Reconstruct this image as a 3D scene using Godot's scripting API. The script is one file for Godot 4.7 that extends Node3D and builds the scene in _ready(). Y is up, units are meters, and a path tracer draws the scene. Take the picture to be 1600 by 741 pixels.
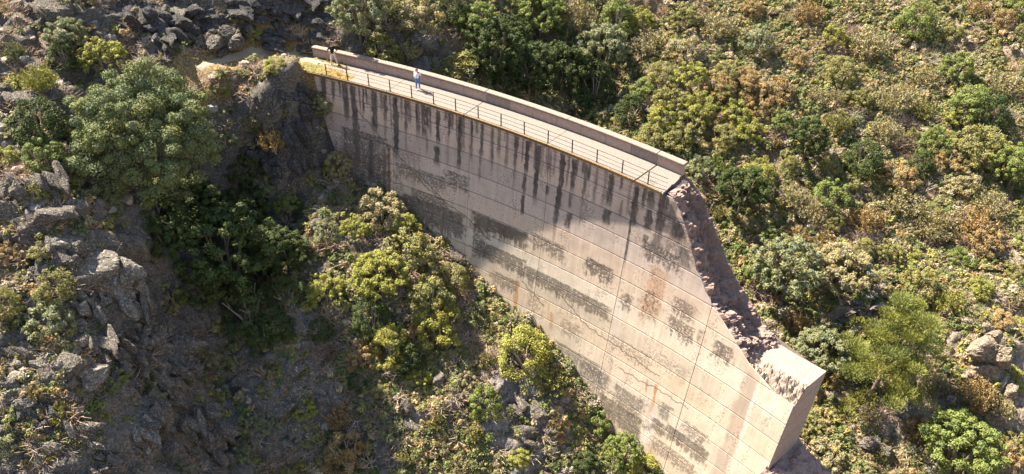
extends Node3D
# A broken concrete arch dam on a scrubby hillside. Metres; y = 0 is the walkway on the wall's crest.

const AXIS := Vector2(-58.87, 29.22)      # the axis (x, z) round which the wall curves
const RADIUS := 100.55                    # radius of the handrail line
const TPS_S := 0.01
const GX0 := -100.5
const GZ0 := -130.5
const GSTEP := 1.5
const GNX := 135
const GNZ := 95

var rng := RandomNumberGenerator.new()
var taken := {}
var tps_points: Array = [
	[-55.684, -68.036, -52.57514],
	[-42.426, -68.036, -67.56871],
	[-31.820, -68.036, 369.08738],
	[-23.334, -68.036, 2068.13737],
	[-15.845, -72.599, -300.84991],
	[-40.454, -62.451, 6.29846],
	[-32.373, -64.484, -166.65884],
	[-26.914, -66.317, -1327.42170],
	[-20.624, -67.026, -54.21952],
	[-16.479, -67.182, -344.89596],
	[-25.515, -61.563, -85.03932],
	[-23.475, -63.461, -1666.19479],
	[-20.102, -64.951, -2130.89945],
	[-17.215, -64.022, 59.25830],
	[-34.837, -59.079, -176.66601],
	[-29.594, -60.266, 545.47489],
	[-45.149, -49.757, 98.34207],
	[-37.112, -53.680, -16.63424],
	[-32.377, -47.223, 257.40191],
	[-41.682, -39.993, 37.94571],
	[-29.713, -48.050, -828.76296],
	[-32.938, -42.542, -651.57846],
	[-28.651, -41.942, 606.80751],
	[-27.303, -43.224, 2336.12951],
	[-32.827, -38.391, -414.24040],
	[-29.123, -37.393, -963.77861],
	[-26.438, -36.958, 978.22155],
	[-31.362, -32.921, 811.01379],
	[-37.966, -30.495, 281.31013],
	[-27.032, -31.931, 729.08302],
	[-32.017, -29.294, -1252.46120],
	[-26.840, -49.412, 2744.88328],
	[-26.312, -56.167, -561.24046],
	[-25.977, -45.602, 798.43926],
	[-24.350, -51.574, -1327.70652],
	[-24.593, -44.839, -4401.00149],
	[-19.381, -48.938, 937.07182],
	[-19.613, -42.349, 1133.82811],
	[-22.933, -36.841, -2074.19714],
	[-18.604, -37.594, -523.74134],
	[-24.739, -35.818, 1404.39496],
	[-23.593, -60.467, 4228.58586],
	[-20.892, -61.220, -336.71401],
	[-17.639, -60.809, 6623.95578],
	[-22.245, -59.702, -686.16712],
	[-19.040, -58.985, 7216.52432],
	[-17.987, -58.503, -9463.22968],
	[-21.963, -57.946, -4154.46098],
	[-16.088, -56.273, 2362.62987],
	[-14.770, -60.989, -4413.70843],
	[-12.740, -59.619, 915.43992],
	[-10.979, -58.525, -37.95596],
	[-7.593, -56.194, -258.23287],
	[-4.171, -53.712, 62.23621],
	[-0.526, -50.510, -149.34393],
	[3.588, -46.884, 89.04088],
	[6.559, -43.580, 227.38289],
	[8.023, -41.808, -464.82626],
	[12.159, -38.949, 350.71286],
	[-12.443, -52.232, 225.45850],
	[-14.353, -49.800, -306.22246],
	[-8.223, -50.237, 224.93789],
	[-10.011, -45.633, 111.27931],
	[-4.095, -47.891, -124.15717],
	[-12.960, -43.053, -333.17631],
	[-4.924, -42.525, -83.72481],
	[0.991, -42.789, 197.83401],
	[-9.662, -38.805, 435.84471],
	[-0.966, -38.805, 72.15094],
	[4.925, -39.561, -138.22293],
	[4.734, -33.520, -72.09972],
	[-14.455, -34.115, -218.07238],
	[18.901, -34.871, -165.08972],
	[-13.968, -66.338, 854.23832],
	[-11.049, -67.235, 303.05116],
	[-5.692, -69.619, 204.54392],
	[-9.271, -73.644, -219.90344],
	[-1.807, -74.398, 674.38505],
	[0.000, -81.724, 64.57581],
	[3.211, -76.236, -1465.68180],
	[6.402, -77.913, 914.12330],
	[10.293, -79.834, -179.46262],
	[10.115, -73.907, -448.45736],
	[12.966, -83.169, 238.89525],
	[17.921, -79.043, -172.89951],
	[15.695, -70.937, 556.97359],
	[20.119, -67.409, -196.76882],
	[17.212, -61.922, 2.77565],
	[21.127, -57.344, -138.90982],
	[28.801, -79.043, -0.67943],
	[29.984, -69.750, 18.24182],
	[25.527, -61.905, 176.65619],
	[37.261, -74.465, -0.81402],
	[34.213, -62.227, -67.10577],
	[47.517, -77.486, -43.11688],
	[43.489, -65.362, 53.98666],
	[28.548, -54.265, 41.02134],
	[34.847, -54.010, -83.90250],
	[42.132, -55.711, -40.05624],
	[23.550, -49.589, 61.98927],
	[28.187, -47.334, 7.46979],
	[32.638, -47.711, -71.93921],
	[37.668, -48.842, 29.91347],
	[37.309, -44.753, 322.42202],
	[26.210, -42.120, -80.38624],
	[31.323, -41.978, -77.91364],
	[35.694, -41.372, -102.17729],
	[39.306, -37.585, -79.19228],
	[28.527, -38.190, 52.10908],
	[24.102, -38.719, 34.98958],
	[30.921, -31.275, 118.18036],
	[30.026, -85.602, -20.72583],
	[46.708, -85.602, 7.60767],
	[64.354, -82.560, 24.41851],
	[59.885, -64.288, -11.67377],
	[52.778, -47.629, 29.98229],
	[49.133, -37.585, -75.55604],
	[-110.000, -40.000, 1.20428],
	[-110.000, -110.000, -5.38260],
	[-40.000, -130.000, 6.89035],
	[30.000, -140.000, -12.74828],
	[110.000, -130.000, 2.59639],
	[110.000, -60.000, -0.76770],
	[110.000, 0.000, 5.64510],
	[40.000, 10.000, -0.51804],
	[-20.000, 10.000, 28.31184],
	[-90.000, 20.000, 6.13499]]
var tps_plane: Array = [-25.89366, -2.84195, -22.55061]
var rock_blobs: Array = [[-27.43, -42.23, 5.00, 1.00], [-31.91, -45.51, 6.00, 1.00], [-35.49, -61.40, 5.00, 0.80], [-30.01, -64.40, 6.00, 1.00], [-24.69, -65.32, 6.00, 1.10], [-19.14, -66.88, 6.00, 1.10], [-18.90, -59.49, 4.00, 1.00], [-20.54, -58.35, 4.50, 1.00], [-28.55, -36.69, 7.00, 0.90], [-30.38, -33.84, 6.00, 0.80], [-25.52, -40.81, 5.00, 0.80], [-25.57, -34.39, 6.00, 0.70], [-22.43, -44.24, 4.00, 0.50], [-18.88, -44.11, 4.00, 0.50], [-17.37, -58.93, 3.00, 0.90], [36.96, -45.82, 5.00, 1.00], [28.96, -49.92, 3.50, 0.90], [27.54, -40.65, 4.00, 0.90], [30.47, -66.40, 2.50, 0.50], [48.25, -75.88, 3.00, 0.60], [40.89, -52.18, 3.00, 0.50], [43.08, -77.30, 3.00, 0.40], [1.49, -42.48, 4.50, 1.00], [-5.49, -44.61, 2.00, 0.60], [-4.26, -53.20, 2.00, 0.70], [-7.35, -41.72, 3.00, 0.50], [-6.75, -67.62, 3.00, 0.60], [27.13, -44.29, 3.00, 0.60], [21.92, -48.83, 3.00, 0.50], [-30.28, -47.53, 5.00, 0.80], [-35.71, -52.15, 4.00, 0.60], [-35.73, -56.45, 4.00, 0.60]]
var coarse := PackedFloat32Array()
var xs := PackedFloat32Array()
var zs := PackedFloat32Array()
var heights := PackedFloat32Array()
var rockiness := PackedFloat32Array()
var n_soil := FastNoiseLite.new()
var n_ridge := FastNoiseLite.new()
var n_cell := FastNoiseLite.new()
var n_rough := FastNoiseLite.new()
var n_patch := FastNoiseLite.new()
var mat := {}
var path_line: Array = [Vector2(-25.44, -61.51), Vector2(-24.78, -62.47), Vector2(-23.97, -63.34), Vector2(-22.84, -64.09), Vector2(-21.63, -64.6), Vector2(-20.06, -64.86), Vector2(-18.44, -64.7), Vector2(-16.9, -64.0), Vector2(-15.4, -62.9)]
# the line on which the wall broke: [degrees, level] on the downstream face and on the upstream face
var broken: Array = [[43.25, 0.0, 43.25, -0.25], [43.55, -0.36, 43.62, -0.83], [43.87, -1.0, 43.92, -1.3], [44.38, -2.48, 44.53, -2.77], [45.05, -4.69, 45.42, -4.97], [45.45, -5.59, 46.0, -6.13], [45.91, -6.45, 46.67, -6.99], [46.37, -7.01, 47.04, -7.73], [46.9, -7.76, 47.49, -8.24], [47.45, -8.47, 47.86, -8.6], [47.9, -9.01, 48.15, -9.0], [48.51, -9.62, 48.8, -9.0], [49.12, -9.95, 49.4, -8.95], [49.79, -9.95, 49.8, -8.9], [50.1, -9.93, 50.1, -8.85]]


func _ready() -> void:
	rng.seed = 20
	# camera, sky, sun, exposure
	var camera := Camera3D.new()
	camera.name = "camera"
	camera.position = Vector3(0, 29.367, 0)
	camera.rotation.x = -0.642065
	camera.fov = 32.287
	camera.near = 0.5
	camera.far = 4000.0
	add_child(camera)
	var env := Environment.new()
	var sky_look := ProceduralSkyMaterial.new()
	sky_look.sky_top_color = Color(0.46, 0.54, 0.66)
	sky_look.sky_horizon_color = Color(0.86, 0.85, 0.83)
	sky_look.ground_horizon_color = Color(0.5, 0.5, 0.46)
	sky_look.ground_bottom_color = Color(0.3, 0.28, 0.22)
	sky_look.sky_curve = 0.18
	var sky := Sky.new()
	sky.sky_material = sky_look
	env.background_mode = Environment.BG_SKY
	env.sky = sky
	env.background_energy_multiplier = 0.56
	env.tonemap_mode = Environment.TONE_MAPPER_LINEAR
	env.tonemap_exposure = 5.0
	env.sdfgi_enabled = true
	env.ssao_enabled = true
	env.ssil_enabled = true
	var world := WorldEnvironment.new()
	world.name = "world"
	world.environment = env
	add_child(world)
	var sun := DirectionalLight3D.new()
	sun.name = "sun"
	sun.light_energy = 1.6
	sun.light_color = Color(1.0, 0.945, 0.86)
	sun.light_angular_distance = 0.5
	sun.shadow_enabled = true
	var el := deg_to_rad(51.0)
	var az := deg_to_rad(37.5)
	sun.look_at_from_position(Vector3.ZERO, Vector3(cos(el) * cos(az), -sin(el), cos(el) * sin(az)), Vector3.UP)
	add_child(sun)

	make_noises()
	make_materials()
	make_ground()
	make_path()
	make_wall()
	make_footing()
	make_railing()
	make_plants()
	make_rocks()
	make_cover()
	make_people()


# ------------------------------------------------------------------ helpers

func numbered(called: String) -> String:
	var k: int = taken.get(called, 0)
	taken[called] = k + 1
	return called if k == 0 else "%s_%03d" % [called, k]


func tag(o: Node3D, label: String, category: String, group := "", kind := "") -> void:
	o.set_meta("label", label)
	if category:
		o.set_meta("category", category)
	if group:
		o.set_meta("group", group)
	if kind:
		o.set_meta("kind", kind)


func thing(called: String, label: String, category: String, at := Vector3.ZERO, group := "") -> Node3D:
	var o := Node3D.new()
	o.name = numbered(called)
	o.position = at
	tag(o, label, category, group)
	add_child(o)
	return o


func part(called: String, m: Mesh, material: Material, parent: Node3D) -> MeshInstance3D:
	var o := MeshInstance3D.new()
	o.name = called
	o.mesh = m
	o.material_override = material
	parent.add_child(o, true)
	return o


func arrays_mesh(v: PackedVector3Array, i: PackedInt32Array, n := PackedVector3Array(), c := PackedColorArray(), uv := PackedVector2Array(), uv2 := PackedVector2Array()) -> ArrayMesh:
	var a := []
	a.resize(Mesh.ARRAY_MAX)
	a[Mesh.ARRAY_VERTEX] = v
	a[Mesh.ARRAY_INDEX] = i
	if n.size():
		a[Mesh.ARRAY_NORMAL] = n
		# wind every face so that its front is the side the normals point to
		for k in range(0, i.size(), 3):
			var p := v[i[k]]
			if (v[i[k + 1]] - p).cross(v[i[k + 2]] - p).dot(n[i[k]] + n[i[k + 1]] + n[i[k + 2]]) > 0.0:
				var s := i[k + 1]
				i[k + 1] = i[k + 2]
				i[k + 2] = s
		a[Mesh.ARRAY_INDEX] = i
	if c.size():
		a[Mesh.ARRAY_COLOR] = c
	if uv.size():
		a[Mesh.ARRAY_TEX_UV] = uv
	if uv2.size():
		a[Mesh.ARRAY_TEX_UV2] = uv2
	var m := ArrayMesh.new()
	m.add_surface_from_arrays(Mesh.PRIMITIVE_TRIANGLES, a)
	return m


func grid_index(nx: int, ny: int, flip := false) -> PackedInt32Array:
	var idx := PackedInt32Array()
	for j in ny - 1:
		for i in nx - 1:
			var a := j * nx + i
			if flip:
				idx.append_array([a, a + nx, a + 1, a + 1, a + nx, a + nx + 1])
			else:
				idx.append_array([a, a + 1, a + nx, a + 1, a + nx + 1, a + nx])
	return idx


func grid_normals(v: PackedVector3Array, nx: int, ny: int, sgn := 1.0) -> PackedVector3Array:
	var n := PackedVector3Array()
	n.resize(v.size())
	for j in ny:
		for i in nx:
			var du := v[j * nx + mini(i + 1, nx - 1)] - v[j * nx + maxi(i - 1, 0)]
			var dv := v[mini(j + 1, ny - 1) * nx + i] - v[maxi(j - 1, 0) * nx + i]
			n[j * nx + i] = du.cross(dv).normalized() * sgn
	return n


# a box of 8 corners (bottom 4 then top 4, each going round), every edge chamfered a little by inset faces
func hexa(st: SurfaceTool, p: Array) -> void:
	var mid := Vector3.ZERO
	for q in p:
		mid += q / 8.0
	for f in [[0, 1, 2, 3], [7, 6, 5, 4], [0, 4, 5, 1], [1, 5, 6, 2], [2, 6, 7, 3], [3, 7, 4, 0]]:
		var a: Vector3 = p[f[0]]
		var b: Vector3 = p[f[1]]
		var c: Vector3 = p[f[2]]
		var d: Vector3 = p[f[3]]
		var n := (c - a).cross(d - b).normalized()
		if n.dot((a + b + c + d) / 4.0 - mid) < 0.0:
			n = -n
		st.set_normal(n)
		for q in [a, b, c, a, c, d]:
			st.add_vertex(q)


func tube(st: SurfaceTool, a: Vector3, b: Vector3, ra: float, rb: float, sides := 5) -> void:
	var d := (b - a).normalized()
	var u := d.cross(Vector3(0.31, 0.2, 0.93)).normalized()
	var w := d.cross(u)
	for k in sides:
		var t0 := TAU * k / sides
		var t1 := TAU * (k + 1) / sides
		var n0 := u * cos(t0) + w * sin(t0)
		var n1 := u * cos(t1) + w * sin(t1)
		for q in [[a + n0 * ra, n0], [b + n0 * rb, n0], [b + n1 * rb, n1], [a + n0 * ra, n0], [b + n1 * rb, n1], [a + n1 * ra, n1]]:
			st.set_normal(q[1])
			st.add_vertex(q[0])


func begin() -> SurfaceTool:
	var st := SurfaceTool.new()
	st.begin(Mesh.PRIMITIVE_TRIANGLES)
	return st


func finish(st: SurfaceTool) -> ArrayMesh:
	var a := st.commit_to_arrays()
	var v: PackedVector3Array = a[Mesh.ARRAY_VERTEX]
	return arrays_mesh(v, PackedInt32Array(range(v.size())), a[Mesh.ARRAY_NORMAL])


func lin(r: float, g: float, b: float) -> Color:
	return Color(r, g, b).linear_to_srgb()


# ------------------------------------------------------------------ noises and materials

func make_noises() -> void:
	n_soil.seed = 3
	n_soil.frequency = 0.35
	n_soil.fractal_octaves = 4
	n_ridge.seed = 11
	n_ridge.frequency = 0.16
	n_ridge.fractal_type = FastNoiseLite.FRACTAL_RIDGED
	n_ridge.fractal_octaves = 4
	n_cell.seed = 5
	n_cell.noise_type = FastNoiseLite.TYPE_CELLULAR
	n_cell.frequency = 0.42
	n_cell.cellular_return_type = FastNoiseLite.RETURN_CELL_VALUE
	n_cell.domain_warp_enabled = true
	n_cell.domain_warp_amplitude = 1.2
	n_cell.domain_warp_frequency = 0.35
	n_rough.seed = 8
	n_rough.frequency = 1.1
	n_rough.fractal_octaves = 4
	n_patch.seed = 21
	n_patch.frequency = 0.07
	n_patch.fractal_octaves = 4


func noise_field(size: int, seed_value: int, freq: float, octaves: int, type := FastNoiseLite.TYPE_SIMPLEX_SMOOTH, cell := FastNoiseLite.RETURN_DISTANCE2_SUB) -> PackedByteArray:
	var n := FastNoiseLite.new()
	n.seed = seed_value
	n.noise_type = type
	n.frequency = freq
	n.fractal_octaves = octaves
	n.cellular_return_type = cell
	if type == FastNoiseLite.TYPE_CELLULAR:
		n.fractal_type = FastNoiseLite.FRACTAL_NONE
	var im := n.get_seamless_image(size, size, false, false, 0.12, true)
	im.convert(Image.FORMAT_L8)
	return im.get_data()


func texture_of(w: int, h: int, data: PackedByteArray, format := Image.FORMAT_RGB8) -> ImageTexture:
	return ImageTexture.create_from_image(Image.create_from_data(w, h, false, format, data))


func plain(color: Color, rough := 0.85, vertex := false) -> StandardMaterial3D:
	var m := StandardMaterial3D.new()
	m.albedo_color = color
	m.roughness = rough
	m.metallic_specular = 0.3
	m.vertex_color_use_as_albedo = vertex
	return m


func triplanar(m: StandardMaterial3D, t: Texture2D, bump: Texture2D, scale: float, relief: float, world := true) -> void:
	m.albedo_texture = t
	m.uv1_triplanar = true
	m.uv1_world_triplanar = world
	m.uv1_scale = Vector3.ONE * scale
	m.uv1_triplanar_sharpness = 3.0
	if relief > 0.0:
		m.heightmap_enabled = true
		m.heightmap_texture = bump
		m.heightmap_scale = relief


func make_materials() -> void:
	var s := 512
	var fine := noise_field(s, 1, 0.05, 5)
	var mid := noise_field(s, 2, 0.018, 4)
	var cells := noise_field(s, 3, 0.045, 1, FastNoiseLite.TYPE_CELLULAR)
	var small := noise_field(s, 4, 0.11, 1, FastNoiseLite.TYPE_CELLULAR, FastNoiseLite.RETURN_CELL_VALUE)
	var big := noise_field(s, 6, 0.02, 1, FastNoiseLite.TYPE_CELLULAR)
	# ground: litter, pebbles and soil as tone round 1
	var g := PackedByteArray()
	g.resize(s * s * 3)
	var gb := PackedByteArray()
	gb.resize(s * s)
	var r := PackedByteArray()
	r.resize(s * s * 3)
	var rb := PackedByteArray()
	rb.resize(s * s)
	var c := PackedByteArray()
	c.resize(s * s * 3)
	for k in s * s:
		var f := fine[k] / 255.0
		var m := mid[k] / 255.0
		var ce := cells[k] / 255.0
		var sm := small[k] / 255.0
		var bg := big[k] / 255.0
		var v := 0.42 + 0.42 * f + 0.22 * (sm - 0.5) + 0.22 * (m - 0.5)
		g[k * 3] = clampi(int(255.0 * (v + 0.05 * (sm - 0.5))), 0, 255)
		g[k * 3 + 1] = clampi(int(255.0 * v), 0, 255)
		g[k * 3 + 2] = clampi(int(255.0 * (v - 0.06 * (m - 0.5))), 0, 255)
		gb[k] = clampi(int(255.0 * (0.45 * f + 0.35 * sm + 0.2 * m)), 0, 255)
		# rock: fractured blocks with lichen
		var crack := clampf(ce * 5.0, 0.0, 1.0) * clampf(0.35 + bg * 5.0, 0.0, 1.0)
		var rv := (0.34 + 0.38 * f + 0.26 * (m - 0.5) + 0.16 * (sm - 0.5)) * (0.5 + 0.5 * crack) + 0.14
		var lich := clampf((m - 0.58) * 5.0, 0.0, 1.0) * clampf((f - 0.4) * 4.0, 0.0, 1.0) * 0.22
		r[k * 3] = clampi(int(255.0 * (rv + lich)), 0, 255)
		r[k * 3 + 1] = clampi(int(255.0 * (rv + lich * 0.95)), 0, 255)
		r[k * 3 + 2] = clampi(int(255.0 * (rv + lich * 0.7)), 0, 255)
		rb[k] = clampi(int(255.0 * (0.25 * f + 0.5 * crack + 0.25 * sm)), 0, 255)
		# concrete grain
		var cv := 0.76 + 0.2 * (f - 0.5) + 0.14 * (m - 0.5) + 0.05 * (sm - 0.5)
		c[k * 3] = clampi(int(255.0 * cv), 0, 255)
		c[k * 3 + 1] = clampi(int(255.0 * (cv - 0.012 * sm)), 0, 255)
		c[k * 3 + 2] = clampi(int(255.0 * (cv - 0.03 * (m - 0.5))), 0, 255)
	var g_tex := texture_of(s, s, g)
	var gb_tex := texture_of(s, s, gb, Image.FORMAT_L8)
	var r_tex := texture_of(s, s, r)
	var rb_tex := texture_of(s, s, rb, Image.FORMAT_L8)
	var c_tex := texture_of(s, s, c)
	mat.c_tex = c_tex
	var gm := plain(Color.WHITE, 0.95, true)
	triplanar(gm, g_tex, gb_tex, 0.21, 9.0)
	mat.ground = gm
	for q in [["grey", lin(0.36, 0.32, 0.275)], ["pale", lin(0.5, 0.455, 0.395)], ["tan", lin(0.64, 0.52, 0.39)], ["dark", lin(0.2, 0.19, 0.19)]]:
		var m := plain(q[1], 0.9)
		triplanar(m, r_tex, rb_tex, 0.34, 10.0)
		mat["rock_" + q[0]] = m
	for q in [["deck", lin(0.33, 0.29, 0.25), 0.3], ["parapet", lin(0.62, 0.47, 0.39), 0.3], ["coping", lin(0.36, 0.3, 0.25), 0.3], ["coping_edge", lin(0.3, 0.23, 0.19), 0.3], ["broken", lin(0.42, 0.31, 0.265), 0.5], ["core", lin(0.45, 0.37, 0.33), 0.3], ["footing", lin(0.5, 0.41, 0.35), 0.3], ["path", lin(0.47, 0.39, 0.28), 0.5]]:
		var m := plain(q[1], 0.9)
		triplanar(m, c_tex, gb_tex, q[2], 1.5)
		mat[q[0]] = m
	mat.broken.heightmap_scale = 6.0
	mat.deck.albedo_texture = g_tex
	mat.deck.albedo_color = lin(0.43, 0.39, 0.35)
	mat.deck.uv1_scale = Vector3.ONE * 1.3
	mat.deck.heightmap_enabled = false
	mat.parapet_stained = mat.parapet.duplicate()
	mat.parapet_stained.albedo_color = lin(0.42, 0.34, 0.3)
	mat.block = plain(lin(0.48, 0.385, 0.31), 0.9)
	triplanar(mat.block, c_tex, gb_tex, 0.5, 3.0)
	mat.rim = plain(lin(0.46, 0.27, 0.12), 0.9)
	triplanar(mat.rim, r_tex, rb_tex, 0.8, 0.0)
	mat.rim.albedo_color = lin(0.48, 0.32, 0.18)
	mat.rust = plain(lin(0.1, 0.045, 0.03), 0.8)
	mat.rail_end = plain(lin(0.5, 0.38, 0.3), 0.7)
	# leaves
	for q in [["dark", Color(0.048, 0.066, 0.02)], ["green", Color(0.135, 0.165, 0.045)], ["lime", Color(0.205, 0.205, 0.045)], ["olive", Color(0.17, 0.162, 0.055)], ["grey", Color(0.165, 0.175, 0.092)], ["khaki", Color(0.235, 0.205, 0.11)], ["rust", Color(0.235, 0.165, 0.075)], ["dead", Color(0.27, 0.23, 0.19)], ["oak", Color(0.125, 0.145, 0.062)], ["pine", Color(0.185, 0.2, 0.055)], ["straw", Color(0.36, 0.26, 0.12)]]:
		var col: Color = q[1]
		var m := plain((col * 1.12).linear_to_srgb(), 0.6, true)
		m.backlight_enabled = true
		m.backlight = Color(0.45, 0.45, 0.3)
		mat["leaf_" + q[0]] = m
	mat.leaf_any = plain(Color.WHITE, 0.7, true)
	mat.leaf_any.backlight_enabled = true
	mat.leaf_any.backlight = Color(0.4, 0.4, 0.3)
	mat.stone_any = plain(Color.WHITE, 0.95, true)
	mat.bark = plain(lin(0.12, 0.095, 0.075), 0.95)
	mat.twig = plain(lin(0.3, 0.26, 0.22), 0.95)


# ------------------------------------------------------------------ the ground

func tps(x: float, z: float) -> float:
	var qx := x * TPS_S
	var qz := z * TPS_S
	var h: float = tps_plane[0] + tps_plane[1] * qx + tps_plane[2] * qz
	for k in tp_x.size():
		var dx := qx - tp_x[k]
		var dz := qz - tp_z[k]
		var r2 := dx * dx + dz * dz
		if r2 > 1e-9:
			h += tp_w[k] * 0.5 * r2 * log(r2)
	return h


var tp_x := PackedFloat64Array()
var tp_z := PackedFloat64Array()
var tp_w := PackedFloat64Array()


func base_height(x: float, z: float) -> float:
	var fx := clampf((x - GX0) / GSTEP, 1.0, GNX - 2.01)
	var fz := clampf((z - GZ0) / GSTEP, 1.0, GNZ - 2.01)
	var i := int(fx)
	var j := int(fz)
	var u := fx - i
	var v := fz - j
	var row: Array[float] = [0.0, 0.0, 0.0, 0.0]
	for k in 4:
		var at := (j + k - 1) * GNX + i
		row[k] = cubic_interpolate(coarse[at], coarse[at + 1], coarse[at - 1], coarse[at + 2], u)
	var h: float = cubic_interpolate(row[1], row[2], row[0], row[3], v)
	var out_x := maxf(absf(x) - 98.0, 0.0)
	var out_z := maxf(maxf(-128.0 - z, z - 9.0), 0.0)
	var out := sqrt(out_x * out_x + out_z * out_z)
	if out > 0.0:
		h += (n_patch.get_noise_2d(x * 0.12, z * 0.12) * 0.5 + 0.32) * minf(out, 260.0) * 0.5
	return h


func polar(x: float, z: float) -> Vector2:
	var dx := x - AXIS.x
	var dz := AXIS.y - z
	return Vector2(rad_to_deg(atan2(dx, dz)), sqrt(dx * dx + dz * dz) - RADIUS)


func path_distance(x: float, z: float) -> float:
	var best := 1e9
	if x > -10.0 or x < -32.0 or z > -54.0:
		return best
	var p := Vector2(x, z)
	for k in path_line.size() - 1:
		best = minf(best, Geometry2D.get_closest_point_to_segment(p, path_line[k], path_line[k + 1]).distance_to(p))
	return best


func axis_values(lo: float, hi: float, step: float, far: float) -> PackedFloat32Array:
	var out := PackedFloat32Array()
	var v := lo
	var outer := PackedFloat32Array()
	var d := step
	while v > lo - far:
		d *= 1.3
		v -= d
		outer.append(v)
	outer.reverse()
	out.append_array(outer)
	var n := int((hi - lo) / step)
	for k in n + 1:
		out.append(lo + step * k)
	v = out[out.size() - 1]
	d = step
	while v < hi + far:
		d *= 1.3
		v += d
		out.append(v)
	return out


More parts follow.
